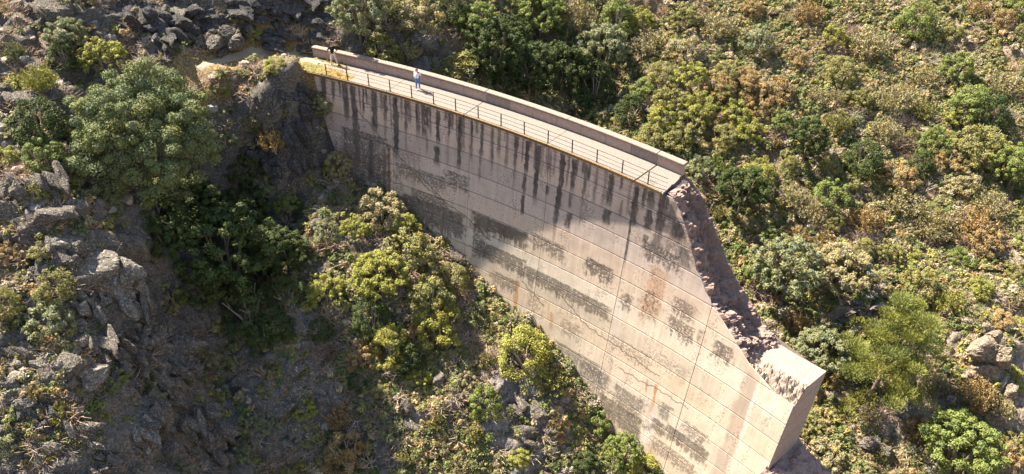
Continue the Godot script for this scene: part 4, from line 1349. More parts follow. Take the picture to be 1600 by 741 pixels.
# [label, x, z, width, height, colour, form]
var plants: Array = [
	["large dark green rounded shrub left of the big grey-green oak", -33.09, -50.33, 4.19, 3.35, "dark", "dome"],
	["large bright green loose shrub left of the big grey-green oak", -31.88, -47.92, 3.20, 2.56, "green", "loose"],
	["large yellow-green loose shrub above and left of the big grey-green oak", -31.80, -59.22, 3.92, 2.74, "lime", "loose"],
	["mid-sized grey-green small tree below and right of the photo's top left corner", -34.33, -59.98, 3.42, 3.08, "grey", "tree"],
	["mid-sized dark green rounded shrub below and right of the photo's top left corner", -34.19, -58.24, 2.55, 2.29, "dark", "dome"],
	["mid-sized olive-green loose shrub right of the photo's top left corner", -34.59, -63.25, 3.14, 2.20, "olive", "loose"],
	["mid-sized yellow-green twiggy shrub left of the big grey-green oak", -34.28, -54.28, 2.67, 1.87, "lime", "spray"],
	["small yellow-green loose shrub below the photo's top left corner", -36.86, -55.18, 2.16, 1.51, "lime", "loose"],
	["small grey-green twiggy shrub below the photo's top left corner", -37.50, -57.57, 1.86, 1.49, "grey", "spray"],
	["mid-sized grey-green loose shrub below and left of the rock knob beside the path", -23.96, -58.72, 3.39, 2.71, "grey", "loose"],
	["small grey-green rounded shrub below the big grey-green oak", -28.50, -48.14, 1.93, 1.35, "grey", "dome"],
	["tiny grey-green loose shrub below and left of the big grey-green oak", -30.02, -46.98, 1.21, 0.85, "grey", "loose"],
	["mid-sized olive-green twiggy shrub below and left of the big grey-green oak", -31.52, -45.65, 2.31, 1.38, "olive", "spray"],
	["mid-sized yellow-green loose shrub left of the big grey-green oak", -34.38, -47.71, 2.18, 1.52, "lime", "loose"],
	["large dark green small tree below and left of the rock knob beside the path", -24.21, -55.35, 4.13, 3.71, "dark", "tree"],
	["large dark green small tree below and right of the big grey-green oak", -25.55, -53.46, 5.06, 4.55, "dark", "tree"],
	["large dark green small tree below the rock knob beside the path", -22.47, -56.65, 4.85, 4.37, "dark", "tree"],
	["large dark green small tree above and right of the pale cliff by the ravine", -25.45, -48.36, 4.39, 3.51, "dark", "tree"],
	["large dark green small tree, nearest above the shaded ravine floor", -23.65, -47.81, 4.92, 4.43, "dark", "tree"],
	["large dark green rounded shrub, nearest above and right of the shaded ravine floor", -20.75, -48.13, 5.00, 4.00, "dark", "dome"],
	["large dark green rounded shrub, second nearest above and right of the shaded ravine floor", -18.31, -46.80, 3.28, 2.63, "dark", "dome"],
	["large dark green rounded shrub below the big grey-green oak", -26.04, -49.54, 4.44, 3.55, "dark", "dome"],
	["large dark green small tree below and left of the left foot of the wall", -18.16, -52.26, 3.94, 3.54, "dark", "tree"],
	["mid-sized dark green small tree below and left of the rock knob beside the path", -22.34, -58.26, 3.42, 3.08, "dark", "tree"],
	["large dark green rounded shrub below and right of the big grey-green oak", -26.02, -55.53, 3.96, 3.17, "dark", "dome"],
	["large grey-green small tree above and right of the left end of the parapet", -12.63, -65.99, 5.50, 5.50, "grey", "tree"],
	["large olive-green loose shrub above and right of the left end of the parapet", -10.81, -67.70, 3.75, 3.37, "olive", "loose"],
	["large khaki loose shrub above the woman in jeans", -8.26, -67.86, 4.69, 3.75, "khaki", "loose"],
	["large olive-green rounded shrub right of the left end of the parapet", -11.21, -65.57, 4.24, 2.55, "olive", "dome"],
	["mid-sized khaki twiggy shrub above the woman in jeans", -8.95, -66.06, 2.87, 1.72, "khaki", "spray"],
	["large bright green small tree above and right of the woman in jeans", -3.14, -69.75, 4.35, 3.91, "green", "tree"],
	["large olive-green rounded shrub right of the woman in jeans", -4.36, -65.98, 5.34, 3.21, "olive", "dome"],
	["large dark green small tree above the middle of the parapet", -1.70, -67.65, 5.71, 5.71, "dark", "tree"],
	["large dark green rounded shrub above and right of the woman in jeans", -4.98, -70.36, 3.74, 3.37, "dark", "dome"],
	["mid-sized yellow-green loose shrub above and right of the woman in jeans", -6.14, -66.18, 2.31, 1.38, "lime", "loose"],
	["mid-sized grey-green small tree below the shaded end of the wall crest", -15.99, -61.40, 2.47, 2.47, "grey", "tree"],
	["mid-sized yellow-green rounded shrub above the rock knob beside the path", -19.02, -60.96, 2.20, 1.10, "lime", "dome"],
	["tiny yellow-green twiggy shrub close by the rock knob beside the path", -20.32, -60.14, 1.33, 0.80, "lime", "spray"],
	["mid-sized rust-tinted twiggy shrub below the rock knob beside the path", -19.64, -58.88, 2.88, 2.02, "rust", "spray"],
	["mid-sized bright green loose shrub below the rock knob beside the path", -18.95, -57.40, 2.71, 2.17, "green", "loose"],
	["small grey-green rounded shrub below the rock knob beside the path", -20.51, -57.94, 2.15, 1.72, "grey", "dome"],
	["mid-sized khaki small tree left of the left foot of the wall", -14.48, -58.52, 2.38, 2.86, "khaki", "tree"],
	["tiny yellow-green loose shrub above and left of the left foot of the wall", -15.54, -59.57, 1.47, 1.47, "lime", "loose"],
	["large khaki loose shrub close by the left foot of the wall", -10.79, -55.41, 4.29, 3.43, "khaki", "loose"],
	["mid-sized yellow-green loose shrub below and left of the left foot of the wall", -12.73, -53.74, 2.80, 2.24, "lime", "loose"],
	["mid-sized grey-green rounded shrub below and left of the left foot of the wall", -15.09, -53.66, 2.49, 1.99, "grey", "dome"],
	["mid-sized yellow-green rounded shrub below and right of the left foot of the wall", -8.89, -54.71, 2.93, 2.05, "lime", "dome"],
	["small dark green rounded shrub left of the left foot of the wall", -17.94, -57.06, 1.70, 1.36, "dark", "dome"],
	["large bright green small tree above the gully behind the parapet", 2.84, -77.58, 5.46, 4.91, "green", "tree"],
	["large khaki twiggy shrub above the gully behind the parapet", 6.64, -78.08, 4.14, 3.31, "khaki", "spray"],
	["mid-sized bright green loose shrub above and left of the gully behind the parapet", 2.84, -75.41, 3.56, 3.20, "green", "loose"],
	["large grey-green small tree right of the gully behind the parapet", 8.84, -74.47, 5.53, 5.53, "grey", "tree"],
	["large bright green rounded shrub above and right of the gully behind the parapet", 10.57, -78.08, 4.16, 3.33, "green", "dome"],
	["mid-sized yellow-green loose shrub above and right of the gully behind the parapet", 12.78, -77.89, 3.22, 2.58, "lime", "loose"],
	["large khaki twiggy shrub right of the gully behind the parapet", 13.42, -75.41, 4.09, 2.46, "khaki", "spray"],
	["mid-sized olive-green loose shrub left of the top photo edge", 16.92, -77.19, 3.51, 2.81, "olive", "loose"],
	["large khaki twiggy shrub left of the top photo edge", 19.87, -76.04, 4.18, 2.51, "khaki", "spray"],
	["mid-sized rust-tinted rounded shrub left of the top photo edge", 23.73, -78.53, 2.91, 2.04, "rust", "dome"],
	["mid-sized grey-green loose shrub below and left of the top photo edge", 23.28, -73.80, 4.02, 3.22, "grey", "loose"],
	["large khaki loose shrub above the parapet's broken end", 16.35, -72.74, 4.04, 2.83, "khaki", "loose"],
	["mid-sized olive-green rounded shrub above the parapet's broken end", 14.14, -70.87, 3.55, 2.49, "olive", "dome"],
	["mid-sized yellow-green loose shrub above the parapet's broken end", 16.60, -69.68, 3.65, 2.55, "lime", "loose"],
	["mid-sized rust-tinted loose shrub, nearest above and right of the parapet's broken end", 18.87, -68.78, 3.77, 2.64, "rust", "loose"],
	["mid-sized olive-green rounded shrub below and left of the top photo edge", 20.08, -70.52, 2.94, 2.06, "olive", "dome"],
	["mid-sized rust-tinted rounded shrub below and left of the top photo edge", 21.91, -69.06, 3.18, 2.23, "rust", "dome"],
	["mid-sized olive-green loose shrub, third nearest above the parapet's broken end", 14.77, -68.34, 3.72, 2.60, "olive", "loose"],
	["mid-sized yellow-green rounded shrub, second nearest above the parapet's broken end", 17.26, -67.19, 3.70, 2.59, "lime", "dome"],
	["mid-sized olive-green rounded shrub, second nearest above and right of the parapet's broken end", 19.44, -68.09, 3.12, 2.19, "olive", "dome"],
	["mid-sized rust-tinted loose shrub below and left of the top photo edge", 21.81, -70.41, 3.09, 2.16, "rust", "loose"],
	["mid-sized yellow-green rounded shrub, nearest above the parapet's broken end", 14.08, -66.84, 3.55, 2.49, "lime", "dome"],
	["mid-sized olive-green loose shrub, second nearest above the parapet's broken end", 16.27, -65.87, 3.66, 2.56, "olive", "loose"],
	["mid-sized rust-tinted rounded shrub above and right of the parapet's broken end", 18.65, -66.15, 2.83, 1.98, "rust", "dome"],
	["mid-sized yellow-green rounded shrub above and right of the parapet's broken end", 20.43, -66.66, 3.48, 2.44, "lime", "dome"],
	["mid-sized rust-tinted loose shrub, second nearest above and right of the parapet's broken end", 22.67, -67.10, 3.01, 2.41, "rust", "loose"],
	["mid-sized olive-green rounded shrub above and left of the parapet's broken end", 12.53, -65.28, 3.63, 2.54, "olive", "dome"],
	["mid-sized olive-green loose shrub, nearest above the parapet's broken end", 15.07, -64.93, 3.51, 2.46, "olive", "loose"],
	["mid-sized yellow-green loose shrub, nearest above and right of the parapet's broken end", 17.55, -66.66, 2.58, 1.80, "lime", "loose"],
	["mid-sized olive-green rounded shrub, nearest above and right of the parapet's broken end", 19.03, -64.58, 3.29, 2.30, "olive", "dome"],
	["mid-sized yellow-green loose shrub, second nearest above and right of the parapet's broken end", 21.25, -65.01, 3.32, 2.33, "lime", "loose"],
	["mid-sized dark green rounded shrub above and left of the parapet's broken end", 11.06, -68.44, 3.37, 2.70, "dark", "dome"],
	["mid-sized bright green rounded shrub above and left of the parapet's broken end", 12.40, -70.33, 3.16, 2.21, "green", "dome"],
	["large grey-green loose shrub right of the parapet's broken end", 16.76, -61.81, 3.69, 2.58, "grey", "loose"],
	["large dark green small tree below and right of the parapet's broken end", 19.86, -58.70, 4.95, 4.45, "dark", "tree"],
	["mid-sized bright green twiggy shrub right of the parapet's broken end", 18.19, -62.61, 2.51, 1.76, "green", "spray"],
	["mid-sized yellow-green loose shrub right of the parapet's broken end", 21.91, -61.23, 3.48, 2.78, "lime", "loose"],
	["mid-sized yellow-green rounded shrub right of the parapet's broken end", 20.95, -60.63, 2.38, 1.66, "lime", "dome"],
	["large dark green small tree left of the gully behind the parapet", 1.76, -69.12, 5.31, 5.31, "dark", "tree"],
	["large dark green small tree close by the gully behind the parapet", 4.60, -72.36, 5.51, 5.51, "dark", "tree"],
	["large dark green rounded shrub right of the gully behind the parapet", 8.04, -72.41, 4.55, 4.10, "dark", "dome"],
	["large dark green small tree above and left of the gully behind the parapet", 0.00, -71.91, 4.06, 4.06, "dark", "tree"],
	["mid-sized dark green rounded shrub above and right of the gully behind the parapet", 5.71, -76.45, 3.30, 2.97, "dark", "dome"],
	["mid-sized dark green rounded shrub above and left of the middle of the parapet", -1.15, -67.04, 2.97, 2.67, "dark", "dome"],
	["mid-sized dark green rounded shrub below and right of the gully behind the parapet", 6.48, -71.23, 3.20, 2.24, "dark", "dome"],
	["mid-sized bright green rounded shrub left of the photo's top right corner", 39.25, -76.44, 4.26, 3.84, "green", "dome"],
	["mid-sized yellow-green loose shrub below and right of the top photo edge", 31.21, -75.13, 2.92, 2.33, "lime", "loose"],
	["large khaki twiggy shrub below and right of the top photo edge", 33.99, -73.96, 4.33, 2.60, "khaki", "spray"],
	["mid-sized rust-tinted loose shrub below the top photo edge", 26.80, -72.33, 2.79, 1.96, "rust", "loose"],
	["mid-sized rust-tinted twiggy shrub close by the top photo edge", 29.24, -77.67, 3.38, 2.36, "rust", "spray"],
	["small rust-tinted rounded shrub below and left of the photo's top right corner", 48.19, -76.91, 2.74, 2.19, "rust", "dome"],
	["mid-sized bright green rounded shrub close by the photo's top right corner", 50.00, -78.14, 3.10, 2.48, "green", "dome"],
	["large dark green small tree right of the parapet's broken end", 25.77, -62.40, 3.94, 3.94, "dark", "tree"],
	["large rust-tinted loose shrub below the top photo edge", 24.27, -68.69, 3.98, 2.78, "rust", "loose"],
	["mid-sized bright green loose shrub above and right of the parapet's broken end", 24.31, -65.77, 2.62, 2.10, "green", "loose"],
	["mid-sized bright green loose shrub below and left of the photo's top right corner", 41.54, -70.77, 3.68, 2.95, "green", "loose"],
	["large bright green rounded shrub above and left of the right photo edge", 41.62, -66.55, 4.26, 3.41, "green", "dome"],
	["large dark green rounded shrub above the right photo edge", 42.83, -65.33, 4.27, 3.84, "dark", "dome"],
	["small yellow-green loose shrub above and left of the right photo edge", 39.76, -65.92, 1.88, 1.50, "lime", "loose"],
	["large olive-green loose shrub above and left of the right photo edge", 41.17, -62.40, 5.46, 3.83, "olive", "loose"],
	["large bright green small tree above the right photo edge", 43.05, -59.60, 4.23, 3.81, "green", "tree"],
	["mid-sized bright green loose shrub above and left of the right photo edge", 38.11, -63.60, 3.29, 2.63, "green", "loose"],
	["mid-sized khaki twiggy shrub below and right of the top photo edge", 35.11, -67.54, 3.73, 2.61, "khaki", "spray"],
	["mid-sized olive-green rounded shrub below and right of the top photo edge", 30.70, -70.40, 3.48, 2.78, "olive", "dome"],
	["large rust-tinted loose shrub left of the right photo edge", 33.65, -60.30, 3.90, 2.73, "rust", "loose"],
	["large khaki twiggy shrub left of the right photo edge", 33.73, -58.14, 3.84, 2.30, "khaki", "spray"],
	["large dark green rounded shrub left of the right photo edge", 30.77, -61.48, 3.88, 3.10, "dark", "dome"],
	["large bright green loose shrub above and right of the wall's jagged edge", 27.38, -58.39, 3.72, 2.98, "green", "loose"],
	["mid-sized khaki twiggy shrub, nearest above and right of the wall's jagged edge", 23.85, -59.14, 3.44, 2.06, "khaki", "spray"],
	["mid-sized rust-tinted twiggy shrub, second nearest above and right of the wall's jagged edge", 30.09, -56.51, 3.24, 2.27, "rust", "spray"],
	["large rust-tinted twiggy shrub below and left of the right photo edge", 38.74, -55.43, 4.51, 2.71, "rust", "spray"],
	["mid-sized khaki twiggy shrub, nearest left of the right photo edge", 40.66, -57.22, 3.33, 2.33, "khaki", "spray"],
	["mid-sized rust-tinted loose shrub above and left of the right photo edge", 38.20, -61.64, 3.24, 2.27, "rust", "loose"],
	["mid-sized khaki twiggy shrub below and left of the photo's top right corner", 38.90, -70.32, 3.18, 1.91, "khaki", "spray"],
	["mid-sized olive-green loose shrub below and right of the top photo edge", 31.77, -68.07, 3.02, 2.11, "olive", "loose"],
	["mid-sized khaki twiggy shrub above and left of the right photo edge", 33.59, -64.55, 3.23, 2.26, "khaki", "spray"],
	["mid-sized olive-green twiggy shrub above and left of the right photo edge", 37.74, -67.01, 2.68, 1.61, "olive", "spray"],
	["mid-sized olive-green loose shrub above and right of the wall's jagged edge", 29.48, -60.04, 2.69, 1.88, "olive", "loose"],
	["mid-sized olive-green rounded shrub left of the right photo edge", 35.72, -57.22, 2.73, 1.91, "olive", "dome"],
	["mid-sized khaki twiggy shrub below the top photo edge", 28.02, -68.25, 2.58, 1.55, "khaki", "spray"],
	["mid-sized khaki twiggy shrub below the photo's top right corner", 45.54, -69.14, 3.56, 2.13, "khaki", "spray"],
	["mid-sized khaki loose shrub left of the right photo edge", 39.33, -59.78, 3.22, 2.26, "khaki", "loose"],
	["mid-sized dark green rounded shrub left of the right photo edge", 36.00, -61.55, 2.82, 2.25, "dark", "dome"],
	["large grey-green small tree right of the wall's jagged edge", 21.98, -51.17, 5.91, 5.91, "grey", "tree"],
	["large khaki small tree right of the wall's jagged edge", 26.50, -51.50, 5.30, 4.24, "khaki", "tree"],
	["large olive-green loose shrub above and left of the tan outcrop beyond the pine", 33.10, -50.80, 3.90, 3.12, "olive", "loose"],
	["mid-sized rust-tinted twiggy shrub above the flat-topped concrete block", 23.07, -48.94, 2.34, 1.87, "rust", "spray"],
	["large grey-green small tree above and right of the flat-topped concrete block", 23.96, -45.63, 4.54, 4.08, "grey", "tree"],
	["mid-sized yellow-green twiggy shrub above and left of the tan outcrop beyond the pine", 34.83, -48.65, 2.69, 1.88, "lime", "spray"],
	["mid-sized rust-tinted rounded shrub above and right of the tan outcrop beyond the pine", 37.76, -46.87, 2.46, 1.23, "rust", "dome"],
	["mid-sized yellow-green rounded shrub above and right of the tan outcrop beyond the pine", 39.27, -46.56, 2.36, 1.42, "lime", "dome"],
	["small bright green loose shrub close by the tan outcrop beyond the pine", 37.47, -45.10, 1.74, 1.04, "green", "loose"],
	["small bright green loose shrub below and left of the tan outcrop beyond the pine", 34.34, -44.14, 1.59, 1.28, "green", "loose"],
	["mid-sized rust-tinted twiggy shrub below the tan outcrop beyond the pine", 34.72, -41.94, 3.06, 2.76, "rust", "spray"],
	["large bright green small tree left of the photo's bottom right corner", 32.16, -37.89, 5.81, 5.22, "green", "tree"],
	["mid-sized rust-tinted twiggy shrub below and right of the bright green pine", 30.22, -40.40, 2.44, 1.95, "rust", "spray"],
	["large rust-tinted loose shrub above and left of the photo's bottom right corner", 35.56, -38.09, 3.51, 2.46, "rust", "loose"],
	["mid-sized rust-tinted loose shrub below and left of the right photo edge", 38.97, -53.74, 3.23, 2.58, "rust", "loose"],
	["small olive-green loose shrub below the right photo edge", 40.48, -51.17, 2.21, 1.55, "olive", "loose"],
	["mid-sized bright green rounded shrub below and left of the right photo edge", 36.86, -53.05, 2.43, 1.70, "green", "dome"],
	["mid-sized olive-green loose shrub below the flat-topped concrete block", 22.81, -41.44, 2.16, 1.51, "olive", "loose"],
	["large khaki loose shrub below and right of the flat-topped concrete block", 23.47, -39.30, 3.87, 2.71, "khaki", "loose"],
	["mid-sized rust-tinted twiggy shrub, nearest above and right of the wall's jagged edge", 24.20, -55.76, 2.33, 1.63, "rust", "spray"],
	["small bright green twiggy shrub above the wall's jagged edge", 19.47, -55.74, 1.72, 1.03, "green", "spray"],
	["mid-sized bright green loose shrub above and right of the wall's jagged edge", 20.54, -53.12, 2.84, 2.56, "green", "loose"],
	["small khaki twiggy shrub above the wall's jagged edge", 20.49, -57.46, 2.09, 1.26, "khaki", "spray"],
	["mid-sized khaki twiggy shrub, second nearest left of the right photo edge", 35.74, -55.76, 3.70, 2.59, "khaki", "spray"],
	["mid-sized olive-green loose shrub above the bright green pine", 31.44, -54.00, 2.73, 1.91, "olive", "loose"],
	["small yellow-green loose shrub above and left of the tan outcrop beyond the pine", 33.35, -53.92, 2.04, 1.22, "lime", "loose"],
	["mid-sized olive-green rounded shrub above the bright green pine", 29.39, -54.15, 2.35, 1.65, "olive", "dome"],
	["mid-sized khaki twiggy shrub, second nearest above and right of the wall's jagged edge", 25.74, -57.47, 2.96, 2.07, "khaki", "spray"],
	["mid-sized khaki twiggy shrub below the tan outcrop beyond the pine", 36.58, -41.30, 2.28, 1.37, "khaki", "spray"],
	["mid-sized olive-green loose shrub above the photo's bottom right corner", 37.22, -39.28, 2.29, 1.60, "olive", "loose"],
	["mid-sized khaki twiggy shrub right of the bright green pine", 32.33, -43.48, 2.48, 1.74, "khaki", "spray"],
	["large olive-green rounded shrub left of the pale cliff by the ravine", -29.56, -40.47, 2.97, 2.08, "olive", "dome"],
	["large grey-green loose shrub below and left of the pale cliff by the ravine", -29.51, -38.52, 3.25, 2.60, "grey", "loose"],
	["mid-sized rust-tinted loose shrub left of the pale cliff by the ravine", -33.04, -42.03, 2.09, 1.67, "rust", "loose"],
	["mid-sized olive-green rounded shrub left of the pale cliff by the ravine", -32.07, -39.03, 2.14, 1.93, "olive", "dome"],
	["mid-sized olive-green loose shrub right of the pale cliff by the ravine", -25.24, -46.16, 2.40, 2.89, "olive", "loose"],
	["mid-sized khaki loose shrub close by the shaded ravine floor", -23.74, -44.99, 2.26, 1.81, "khaki", "loose"],
	["mid-sized dark green rounded shrub left of the shaded ravine floor", -24.25, -41.00, 2.75, 1.92, "dark", "dome"],
	["mid-sized bright green loose shrub below the pale cliff by the ravine", -26.04, -37.20, 2.28, 1.60, "green", "loose"],
	["small yellow-green twiggy shrub above and right of the photo's bottom left corner", -27.87, -34.03, 1.67, 1.33, "lime", "spray"],
	["mid-sized grey-green loose shrub above the photo's bottom left corner", -30.73, -32.31, 2.55, 2.30, "grey", "loose"],
	["tiny yellow-green rounded shrub below the pale cliff by the ravine", -27.41, -35.49, 1.02, 0.72, "lime", "dome"],
	["tiny khaki twiggy shrub left of the shaded ravine floor", -25.50, -37.19, 1.24, 0.87, "khaki", "spray"],
	["tiny yellow-green loose shrub right of the photo's bottom left corner", -28.36, -32.21, 1.21, 0.97, "lime", "loose"],
	["mid-sized grey-green loose shrub, nearest below and right of the shaded ravine floor", -19.89, -41.15, 2.21, 1.55, "grey", "loose"],
	["tiny khaki twiggy shrub below the shaded ravine floor", -23.20, -38.14, 1.32, 0.93, "khaki", "spray"],
	["tiny rust-tinted rounded shrub below and right of the pale cliff by the ravine", -26.24, -40.40, 1.17, 0.82, "rust", "dome"],
	["tiny bright green loose shrub below the pale cliff by the ravine", -27.23, -39.62, 0.86, 0.86, "green", "loose"],
	["large dark green small tree, second nearest above the shaded ravine floor", -22.25, -50.01, 8.50, 7.23, "dark", "tree"],
	["large dark green small tree above and right of the shaded ravine floor", -19.89, -52.73, 5.17, 4.65, "dark", "tree"],
	["mid-sized dark green rounded shrub above and right of the shaded ravine floor", -17.89, -48.95, 3.21, 2.57, "dark", "dome"],
	["mid-sized dark green rounded shrub right of the shaded ravine floor", -19.38, -45.89, 2.66, 2.39, "dark", "dome"],
	["small olive-green twiggy shrub above and right of the photo's bottom left corner", -27.04, -33.16, 1.39, 0.83, "olive", "spray"],
	["small khaki twiggy shrub above and right of the photo's bottom left corner", -29.81, -33.40, 1.40, 0.84, "khaki", "spray"],
	["large yellow-green loose shrub left of the lit middle spur", -14.66, -49.35, 3.38, 2.70, "lime", "loose"],
	["large yellow-green small tree above and left of the lit middle spur", -10.42, -49.10, 4.79, 3.83, "lime", "tree"],
	["large olive-green loose shrub below the left foot of the wall", -8.42, -51.55, 4.89, 3.91, "olive", "loose"],
	["large olive-green rounded shrub above and right of the lit middle spur", -6.55, -48.89, 4.26, 3.41, "olive", "dome"],
	["large yellow-green loose shrub right of the lit middle spur", -5.75, -47.44, 4.44, 3.55, "lime", "loose"],
	["large yellow-green rounded shrub below and left of the lit middle spur", -9.38, -45.60, 3.69, 2.95, "lime", "dome"],
	["mid-sized rust-tinted loose shrub below and left of the lit middle spur", -11.49, -45.27, 3.09, 2.48, "rust", "loose"],
	["large dark green rounded shrub left of the lit middle spur", -10.93, -47.17, 3.83, 3.44, "dark", "dome"],
	["mid-sized rust-tinted twiggy shrub close by the lit middle spur", -7.50, -46.72, 2.25, 1.80, "rust", "spray"],
	["mid-sized yellow-green loose shrub below the lit middle spur", -7.04, -44.10, 2.34, 1.87, "lime", "loose"],
	["mid-sized dark green rounded shrub left of the lit middle spur", -14.95, -47.01, 2.41, 1.68, "dark", "dome"],
	["mid-sized yellow-green loose shrub below and right of the shaded ravine floor", -15.77, -42.49, 2.41, 1.69, "lime", "loose"],
	["mid-sized rust-tinted twiggy shrub above and left of the bottom photo edge", -13.29, -42.16, 2.29, 2.06, "rust", "spray"],
	["large rust-tinted loose shrub left of the bottom photo edge", -12.31, -39.68, 4.36, 3.49, "rust", "loose"],
	["mid-sized grey-green loose shrub, second nearest below and right of the shaded ravine floor", -18.46, -41.35, 2.20, 1.54, "grey", "loose"],
	["mid-sized grey-green twiggy shrub above and left of the bottom photo edge", -8.96, -40.79, 2.54, 1.52, "grey", "spray"],
	["mid-sized bright green rounded shrub below and left of the bush by the wall foot", -2.09, -42.45, 2.93, 2.64, "green", "dome"],
	["small khaki loose shrub below and left of the bush by the wall foot", -3.45, -43.76, 1.93, 1.74, "khaki", "loose"],
	["large yellow-green rounded shrub close by the bush by the wall foot", 1.00, -45.81, 4.66, 3.96, "lime", "dome"],
	["mid-sized olive-green rounded shrub above and right of the lit middle spur", -4.93, -51.33, 3.18, 2.22, "olive", "dome"],
	["mid-sized dark green rounded shrub below the lit middle spur", -7.90, -45.01, 3.06, 2.45, "dark", "dome"],
	["mid-sized olive-green loose shrub below the lit middle spur", -9.84, -43.40, 2.35, 1.65, "olive", "loose"],
	["mid-sized dark green rounded shrub below and left of the lit middle spur", -11.91, -44.04, 2.07, 1.45, "dark", "dome"],
	["mid-sized khaki twiggy shrub above and right of the bottom photo edge", -5.31, -40.26, 2.01, 1.21, "khaki", "spray"],
	["mid-sized olive-green twiggy shrub, nearest above the bottom photo edge", -7.69, -39.48, 2.22, 1.33, "olive", "spray"],
	["mid-sized khaki twiggy shrub right of the bottom photo edge", -3.84, -38.99, 2.21, 1.33, "khaki", "spray"],
	["small olive-green twiggy shrub above and right of the bottom photo edge", -2.91, -40.74, 1.81, 1.09, "olive", "spray"],
	["tiny grey-green rounded shrub right of the bush by the wall foot", 4.66, -45.76, 1.40, 1.40, "grey", "dome"],
	["large olive-green twiggy shrub below and right of the bush by the wall foot", 3.09, -44.24, 3.18, 1.91, "olive", "spray"],
	["mid-sized rust-tinted twiggy shrub left of the bottom of the stained wall", 3.45, -41.74, 2.05, 1.64, "rust", "spray"],
	["small bright green loose shrub above and left of the bottom of the stained wall", 6.82, -42.36, 1.87, 2.06, "green", "loose"],
	["mid-sized bright green small tree close by the bottom of the stained wall", 8.37, -39.82, 3.12, 3.43, "green", "tree"],
	["large yellow-green rounded shrub below and right of the bottom of the stained wall", 10.27, -39.17, 3.21, 2.25, "lime", "dome"],
	["mid-sized dark green rounded shrub below and left of the bottom of the stained wall", 5.63, -39.90, 2.38, 1.90, "dark", "dome"],
	["small khaki loose shrub above and left of the bottom of the stained wall", 4.99, -43.12, 1.75, 1.23, "khaki", "loose"],
	["mid-sized grey-green twiggy shrub below and right of the bush by the wall foot", 2.00, -44.75, 2.05, 1.23, "grey", "spray"],
	["small bare grey dead shrub left of the left foot of the wall", -12.89, -57.69, 1.68, 1.34, "dead", "dead"],
	["mid-sized bare grey dead shrub left of the lit middle spur", -14.87, -47.90, 2.10, 1.68, "dead", "dead"],
	["small bare grey dead shrub below and left of the lit middle spur", -13.91, -43.81, 1.88, 1.50, "dead", "dead"],
	["small bare grey dead shrub below the lit middle spur", -9.16, -44.86, 1.84, 1.47, "dead", "dead"],
	["small bare grey dead shrub, second nearest right of the lit middle spur", -4.84, -48.27, 1.55, 1.24, "dead", "dead"],
	["mid-sized bare grey dead shrub below and right of the lit middle spur", -4.81, -43.02, 2.02, 1.62, "dead", "dead"],
	["small bare grey dead shrub left of the right photo edge", 38.12, -57.14, 2.14, 1.71, "dead", "dead"],
	["small bare grey dead shrub above the right photo edge", 44.93, -66.21, 2.08, 1.66, "dead", "dead"],
	["small bare grey dead shrub below and left of the photo's top right corner", 39.61, -72.89, 2.55, 2.04, "dead", "dead"],
	["small bare grey dead shrub below the top photo edge", 28.12, -71.78, 1.99, 1.59, "dead", "dead"],
	["small bare grey dead shrub right of the gully behind the parapet", 13.78, -75.80, 2.38, 1.90, "dead", "dead"],
	["tiny bare grey dead shrub above and left of the right photo edge", 35.79, -67.19, 1.72, 1.38, "dead", "dead"],
	["small bare grey dead shrub above and right of the shaded ravine floor", -20.28, -46.25, 1.92, 1.54, "dead", "dead"],
	["small bare grey dead shrub, nearest right of the lit middle spur", -5.06, -47.36, 1.55, 1.24, "dead", "dead"],
	["tiny grey-green loose shrub above and left of the pale cliff by the ravine", -29.67, -43.03, 1.18, 0.79, "grey", "loose"],
	["tiny yellow-green rounded shrub below and left of the bush by the wall foot", -0.27, -44.72, 1.14, 0.84, "lime", "dome"],
	["small yellow-green loose shrub below and right of the tan outcrop beyond the pine", 37.89, -42.58, 1.69, 1.02, "lime", "loose"],
	["tiny olive-green rounded shrub below and left of the photo's top right corner", 44.01, -71.09, 1.82, 1.10, "olive", "dome"],
	["small olive-green twiggy shrub below the bright green pine", 27.42, -39.60, 2.06, 1.79, "olive", "spray"],
	["small khaki loose shrub below the bright green pine", 26.51, -38.51, 1.71, 1.10, "khaki", "loose"],
	["tiny olive-green twiggy shrub above and left of the bush by the wall foot", -1.75, -48.35, 1.30, 0.92, "olive", "spray"],
	["tiny rust-tinted twiggy shrub right of the parapet's broken end", 23.66, -64.05, 1.36, 1.03, "rust", "spray"],
	["tiny yellow-green loose shrub below and right of the tan outcrop beyond the pine", 37.80, -43.47, 1.42, 1.04, "lime", "loose"],
	["tiny grey-green loose shrub left of the rock knob beside the path", -23.29, -59.86, 1.12, 0.83, "grey", "loose"],
	["tiny olive-green loose shrub, nearest left of the tan outcrop beyond the pine", 35.33, -45.95, 1.33, 1.03, "olive", "loose"],
	["small grey-green twiggy shrub above and left of the bush by the wall foot", -2.85, -49.32, 1.80, 1.43, "grey", "spray"],
	["tiny khaki twiggy shrub below the left foot of the wall", -12.28, -51.67, 1.07, 0.81, "khaki", "spray"],
	["tiny yellow-green loose shrub, nearest below and right of the gully behind the parapet", 8.31, -68.21, 1.43, 1.25, "lime", "loose"],
	["small rust-tinted twiggy shrub above and right of the wall's jagged edge", 26.41, -55.08, 1.90, 1.67, "rust", "spray"],
	["small olive-green loose shrub above and right of the photo's bottom left corner", -26.28, -34.76, 1.34, 0.87, "olive", "loose"],
	["tiny olive-green loose shrub below and left of the photo's top right corner", 46.23, -73.72, 1.53, 1.04, "olive", "loose"],
	["mid-sized olive-green twiggy shrub below the top photo edge", 29.24, -65.05, 2.67, 2.16, "olive", "spray"],
	["tiny khaki loose shrub below and right of the top photo edge", 29.79, -74.86, 1.48, 1.09, "khaki", "loose"],
